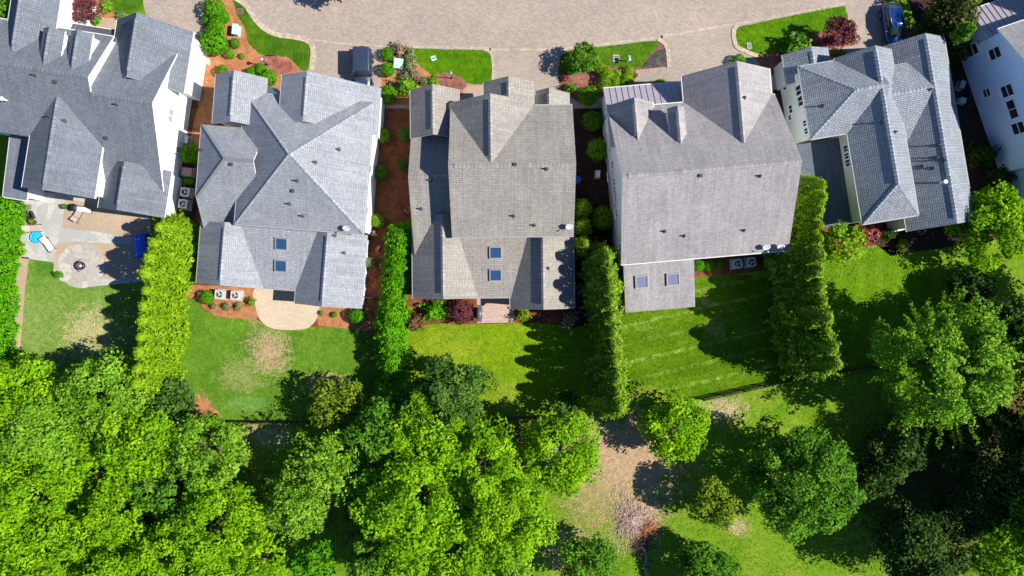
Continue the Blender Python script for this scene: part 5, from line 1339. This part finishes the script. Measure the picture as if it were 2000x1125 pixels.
def planter(px, py, label, r=.25, kind='vivid'):
    c = W(px, py, .5); e = empty('potted_plant', (c.x, c.y, .03), 0, label, 'potted plant')
    bm = BM(); lathe(bm, [(.01, 0), (r * .7, 0), (r, .38), (r * 1.08, .42), (r * .85, .4), (.01, .36)], 16); obj('pot', bm, plain('dark_pot' + str(px), (.05, .055, .06, 1), .5), e)
    fo, st = shrub_proto(kind, 11); o = obj('foliage', fo, None, e, (0, 0, .32)); o.scale = (r * 1.3,) * 3
planter(125, 403, 'green plant in a dark pot by the rear wall of the white house')
planter(48, 420, 'plant in a dark pot against the bright hedge, left of the black crate', .3)
planter(46, 428, 'second dark pot against the bright hedge, nearest the taupe lounge chair', .25, 'fresh')
planter(62, 433, 'low yellow-green potted plant above the taupe lounge chair', .28, 'olive')
c = W(58, 420, .4); e = empty('garden_crate', (c.x, c.y, .03), R(25), 'open black crate beside the potted plants on the patio', 'crate')
bm = BM()
for sx in (-1, 1): box(bm, (sx * .2, 0, .22), (.05, .75, .44)); box(bm, (0, sx * .35, .22), (.35, .05, .438))
obj('sides', bm, dk, e)
bm = BM(); box(bm, (0, 0, .04), (.36, .66, .05)); obj('base', bm, M['rubber'], e)
c = W(157, 519, .3); e = empty('fire_pit', (c.x, c.y, .036), 0, 'round steel fire pit in the middle of the flagstone circle', 'fire pit')
bm = BM(); lathe(bm, [(.36, 0), (.42, .3), (.43, .42), (.36, .43), (.3, .3), (.26, .1), (.01, .08)], 28); obj('bowl', bm, plain('dark_steel_bowl', (.07, .07, .075, 1), .35, .7), e)
bm = BM(); lathe(bm, [(.3, .4), (.24, .52), (.12, .6), (.01, .62)], 24); obj('lid', bm, plain('polished_steel', (.6, .6, .6, 1), .25, .9), e)
bm = BM(); n_ = 20
for i in range(12): a0, a1 = R(95 + i * 13), R(95 + (i + 1) * 13); cyl(bm, (.62 * math.cos(a0), .62 * math.sin(a0), .05), (.62 * math.cos(a1), .62 * math.sin(a1), .05), .035, .035, 6)
obj('foot_ring', bm, dk, e)
# blue cover on a frame, partly under the arborvitae row
c = W(272, 480, 1.2); e = empty('covered_grill_cart', (c.x, c.y, .03), R(8), 'blue tarpaulin covered cart half under the arborvitae beside the patio', 'covered cart')
bt = plain('blue_tarpaulin', (.045, .12, .62, 1), .6, var=.12, scale=6)
bm = BM(); A = [(-.62, -1.1), (.62, -1.1), (.62, 1.1), (-.62, 1.1)]
lo = [bm.verts.new((x * 1.08, y * 1.04, .12 + .08 * ((i % 2)))) for i, (x, y) in enumerate(A)]; mi_ = [bm.verts.new((x, y, 1.0)) for x, y in A]; hi = [bm.verts.new((x * .35, y * .86, 1.22)) for x, y in A]
for a, b in ((lo, mi_), (mi_, hi)):
    for i in range(4): bm.faces.new((a[i], a[(i + 1) % 4], b[(i + 1) % 4], b[i]))
bm.faces.new(hi); bmesh.ops.subdivide_edges(bm, edges=bm.edges, cuts=4, use_grid_fill=True)
rr = random.Random(3)
for v in bm.verts: v.co += Vector((rr.uniform(-1, 1), rr.uniform(-1, 1), rr.uniform(-1, 1))) * .025
obj('tarpaulin', bm, bt, e, smooth=True)
for sx in (-.55, .55):
    for sy in (-1, 1): bm = BM(); box(bm, (sx, sy, .4), (.06, .06, .8)); obj('leg', bm, dk, e)
# grill on the brick patio
c = W(936, 612, .9); e = empty('barbecue_grill', (c.x, c.y, .03), R(0), 'dark grey covered barbecue at the left edge of the brick patio', 'barbecue')
gc = plain('charcoal_grill', (.11, .11, .13, 1), .45, .2)
bm = BM(); box(bm, (0, 0, .45), (.55, 1.0, .7), bev=.04); obj('cabinet', bm, gc, e)
bm = BM(); loft(bm, [(-.55, [(0, .8), (.28, .8), (.28, .92), (.18, 1.06), (0, 1.1)]), (.55, [(0, .8), (.28, .8), (.28, .92), (.18, 1.06), (0, 1.1)])]); obj('hood', bm, gc, e)
bm = BM(); cyl(bm, (.3, -.3, .96), (.3, .3, .96), .02, .02, 6); obj('handle', bm, M['steel'], e)
for sy in (-.68, .68): bm = BM(); box(bm, (0, sy, .82), (.45, .28, .04)); obj('side_shelf', bm, gc, e)
# stones and bricks on the mulch strip
def stack(px, py, w, d, label, m, n, name):
    c = W(px, py, .1); e = empty(name, (c.x, c.y, .006), R(rg.uniform(-15, 15)), label, 'stone stack')
    rr = random.Random(px)
    for i in range(n):
        bm = BM(); box(bm, (rr.uniform(-w, w) / 2, rr.uniform(-d, d) / 2, .05 + .07 * (i % 3)), (.3, .2, .07), R(rr.uniform(0, 90)), bev=.015); obj('stone', bm, m, e)
brk = plain('red_brick', (.42, .17, .12, 1), .9); tst = plain('tan_step_stone', (.6, .42, .30, 1), .9)
stack(796, 411, .5, .4, 'small stack of red bricks against the tan-grey house wall', brk, 10, 'brick_stack')
stack(729, 455, .5, .4, 'tan stepping stones above the lower bricks on the mulch strip', tst, 6, 'stone_stack')
stack(739, 485, .35, .4, 'red-brown paving stones left of the vivid hedge top', brk, 7, 'stone_stack')
# ---------------------------------------------------------------- fences
def fence(pts, hh, label, m, step=2.0, rails=3, mesh=True):
    P = [W(*p) for p in pts]; e = empty('garden_fence', (P[0].x, P[0].y, 0), 0, label, 'fence'); o = P[0]
    acc = []
    for a, b in zip(P, P[1:]):
        k = max(1, round((b - a).length / step))
        for j in range(k): acc.append(a.lerp(b, j / k) - o)
    acc.append(P[-1] - o)
    for p in acc: bm = BM(); box(bm, (p.x, p.y, hh / 2), (.1, .1, hh + .08)); obj('post', bm, m, e)
    for r_ in range(rails):
        z = .15 + (hh - .25) * r_ / max(rails - 1, 1); bm = BM()
        for a, b in zip(acc, acc[1:]): cyl(bm, (a.x, a.y, z), (b.x, b.y, z), .035, .035, 4)
        obj('rail', bm, m, e)
    if mesh:
        bm = BM()
        for a, b in zip(acc, acc[1:]):
            k = int((b - a).length / .16)
            for j in range(k):
                q = a.lerp(b, (j + .5) / k); box(bm, (q.x, q.y, hh / 2), (.03, .03, hh - .1))
        o2 = obj('picket', bm, m, e); o2['kind'] = 'stuff'
fw = plain('dark_fence_wood', (.045, .04, .036, 1), .8); fg = plain('grey_fence_wood', (.30, .27, .25, 1), .9)
fence([(385, 826), (460, 822), (500, 823), (640, 823), (735, 822)], 1.1, 'dark low fence along the bottom of the patchy lawn', fw)
fence([(960, 816), (1065, 813), (1130, 812)], 1.1, 'dark low fence along the bottom of the yellow-green lawn', fw)
fence([(1370, 779), (1450, 762), (1530, 744), (1700, 714)], 1.2, 'dark slanting fence along the bottom of the striped lawn', fw)
fence([(336, 742), (343, 690), (350, 640), (354, 592), (362, 558)], 1.2, 'thin fence beside the arborvitae row at the left of the patchy lawn', fg, mesh=False)
fence([(714, 580), (742, 583)], 1.3, 'short dark gate fence across the mulch strip', fw)
# ---------------------------------------------------------------- brush pile and log
c = W(1240, 1035, .3); e = empty('brush_pile', (c.x, c.y, 0), 0, 'pile of dry grey and rusty branches on the sandy clearing', 'brush pile')
rr = random.Random(9); tg = plain('dry_grey_twigs', (.50, .37, .31, 1), .95, var=.4); to = plain('rusty_dead_needles', (.45, .2, .09, 1), .95, var=.35)
for nm, m, n_, cx, cy, sp in (('grey_twigs', tg, 900, -.3, .9, 2.3), ('rusty_twigs', to, 380, 1.2, -.1, 1.35), ('dark_twigs', M['bark'], 220, .6, -1.6, 1.3)):
    bm = BM()
    for i in range(n_):
        th = rr.uniform(0, 6.28); a = th + rr.gauss(0, .6); L = rr.uniform(.3, 1.2); r_ = min(sp * abs(rr.gauss(0, .55)), sp * 1.5) * (1 + .35 * math.sin(3 * th + 1))
        p = Vector((cx + r_ * math.cos(th), cy + r_ * math.sin(th), .04 + .45 * max(0, 1 - r_ / sp) * rr.random())); d = Vector((math.cos(a), math.sin(a), rr.uniform(-.15, .3))) * L * .5
        cyl(bm, p - d, p + d, .026, .01, 3, caps=False)
    o = obj(nm, bm, m, e); o['kind'] = 'stuff'
p0, p1 = W(1257, 1055), W(1264, 1125)
e = empty('fallen_log', p0, 0, 'pale fallen log lying below the brush pile at the bottom edge', 'log')
dx, dy = p1.x - p0.x, p1.y - p0.y - 1
bm = BM(); tube(bm, [(.1, .5, .3), (-.05, dy * .12, .2), (dx * .3 + .12, dy * .35, .24), (dx * .5 - .1, dy * .55, .2), (dx * .8 + .1, dy * .8, .24), (dx, dy, .2)], [.06, .13, .17, .18, .2, .22], 9); obj('trunk', bm, plain('weathered_bark', (.2, .16, .135, 1), .95, var=.6, scale=5), e)
for k, (f, a) in enumerate(((.3, 200), (.55, 20), (.7, 190))):
    q = Vector(((p1.x - p0.x) * f, (p1.y - p0.y) * f, .3)); bm = BM(); cyl(bm, q, q + Vector((math.cos(R(a)) * .6, math.sin(R(a)) * .6, .35)), .06, .03, 6); obj('branch', bm, M['bark'], e)

# ---------------------------------------------------------------- grass tufts, litter
def inpoly(P, poly):
    x, y = P[:, 0], P[:, 1]; ins = np.zeros(len(P), bool); m = len(poly)
    for i in range(m):
        (x0, y0), (x1, y1) = poly[i], poly[(i + 1) % m]
        if y0 == y1: continue
        c = ((y0 > y) != (y1 > y)) & (x < (x1 - x0) * (y - y0) / (y1 - y0) + x0); ins ^= c
    return ins
def scatter(name, polys, holes, per_m2, z, size, mat, label, cat, seed, up=.5, asp=.5):
    rng = np.random.default_rng(seed); PP = []
    for poly in polys:
        w = [(W(*p).x, W(*p).y) for p in poly]; a = np.array(w); lo, hi = a.min(0), a.max(0)
        n = int(np.prod(hi - lo) * per_m2); P = rng.uniform(lo, hi, (n, 2)); PP.append(P[inpoly(P, w)])
    P = np.vstack(PP)
    for hpoly in holes: P = P[~inpoly(P, [(W(*p).x, W(*p).y) for p in hpoly])]
    # clumpiness
    f = np.sin(P[:, 0] * 1.7 + 2 * np.sin(P[:, 1] * .9)) * np.sin(P[:, 1] * 1.9 + 1.5 * np.sin(P[:, 0] * .7)); P = P[rng.random(len(P)) < .55 + .45 * f]
    n = len(P); s = size * rng.uniform(.5, 1.5, n)
    Q = np.column_stack([P, z + s * (.05 + .3 * up)]); N = rng.normal(size=(n, 3)) * np.array([.55, .55, .3]) + np.array([.25, -.05, 1.3])
    o = obj(name, leaf_mesh(name, Q, N, s, rng.normal(.5, .22, n), mat, rng, asp), None)
    return setp(o, label, cat, None, 'stuff')
gm = {'dry_lawn_grass': (132, 166, 76), 'patchy_lawn_grass': (118, 156, 52), 'yellow_green_lawn_grass': (134, 166, 36), 'striped_lawn_grass': (96, 136, 20), 'bright_lawn_grass': (108, 152, 26), 'front_lawn_grass': (96, 138, 30), 'vivid_lawn_grass': (100, 146, 20)}
DESC = {'dry_lawn_grass': 'pale grass blades of the dry lawn beside the flagstone patio', 'patchy_lawn_grass': 'grass blades of the patchy lawn behind the pale grey house', 'yellow_green_lawn_grass': 'yellow-green grass blades behind the tan-grey house', 'striped_lawn_grass': 'grass blades of the striped lawn', 'bright_lawn_grass': 'grass blades of the lawn behind the cool-grey house', 'front_lawn_grass': 'grass blades of the curved and small front lawns', 'vivid_lawn_grass': 'vivid grass blades of the two longer front lawns'}
for i, (k, c3) in enumerate(gm.items()):
    ps = [p for nme, p, zz, mn in SHEETS if mn == k]
    zz = max(z_ for nme, p, z_, mn in SHEETS if mn == k)
    holes = [p for nme, p, z_, mn in SHEETS if z_ > zz and nme != 'lawn']
    scatter('grass', ps, holes, 42, zz, .12, leaf_mat('blade_' + k, C(*c3, 1.35), .34, .25), DESC[k], 'grass', 200 + i)
inner = [p for nme, p, z_, mn in SHEETS if nme in ('lawn', 'patio', 'mulch_bed', 'path')]
scatter('wild_grass', [[(300, 815), (1540, 745), (1760, 690), (1900, 1125), (1000, 1125), (300, 1125)]], inner + [[(1110, 840), (1300, 830), (1330, 905), (1300, 960), (1280, 1080), (1190, 1060), (1110, 960)]], 34, .01, .12, leaf_mat('wild_blade', C(116, 154, 34, 1.3), .42, .25), 'rough wild grass of the clearing below the gardens', 'grass', 300)
scatter('leaf_litter', [[(1075, 830), (1310, 825), (1340, 905), (1310, 970), (1290, 1090), (1180, 1080), (1090, 990)]], [], 22, .01, .16, leaf_mat('dry_leaf', C(206, 166, 128, 1.3), .35, .05), 'dry fallen leaves on the sandy clearing', 'leaf litter', 301, .1)
mb = [p for nme, p, z_, mn in SHEETS if nme == 'mulch_bed']
scatter('mulch_chips', [p for p in mb[4:]], [p for nme, p, z_, mn in SHEETS if nme in ('lawn', 'gravel_bed', 'patio')], 22, .036, .1, leaf_mat('orange_chip', C(190, 128, 90, 1.3), .4, 0), 'loose orange bark chips on the front beds', 'bark chips', 302, .1)
scatter('mulch_chips', [[(742, 200), (800, 200), (805, 640), (716, 640)], [(345, 240), (390, 240), (380, 560), (345, 560)]], [], 22, .012, .1, leaf_mat('brown_chip', C(150, 96, 66, 1.3), .45, 0), 'loose brown bark chips in the strips between the houses', 'bark chips', 303, .1)
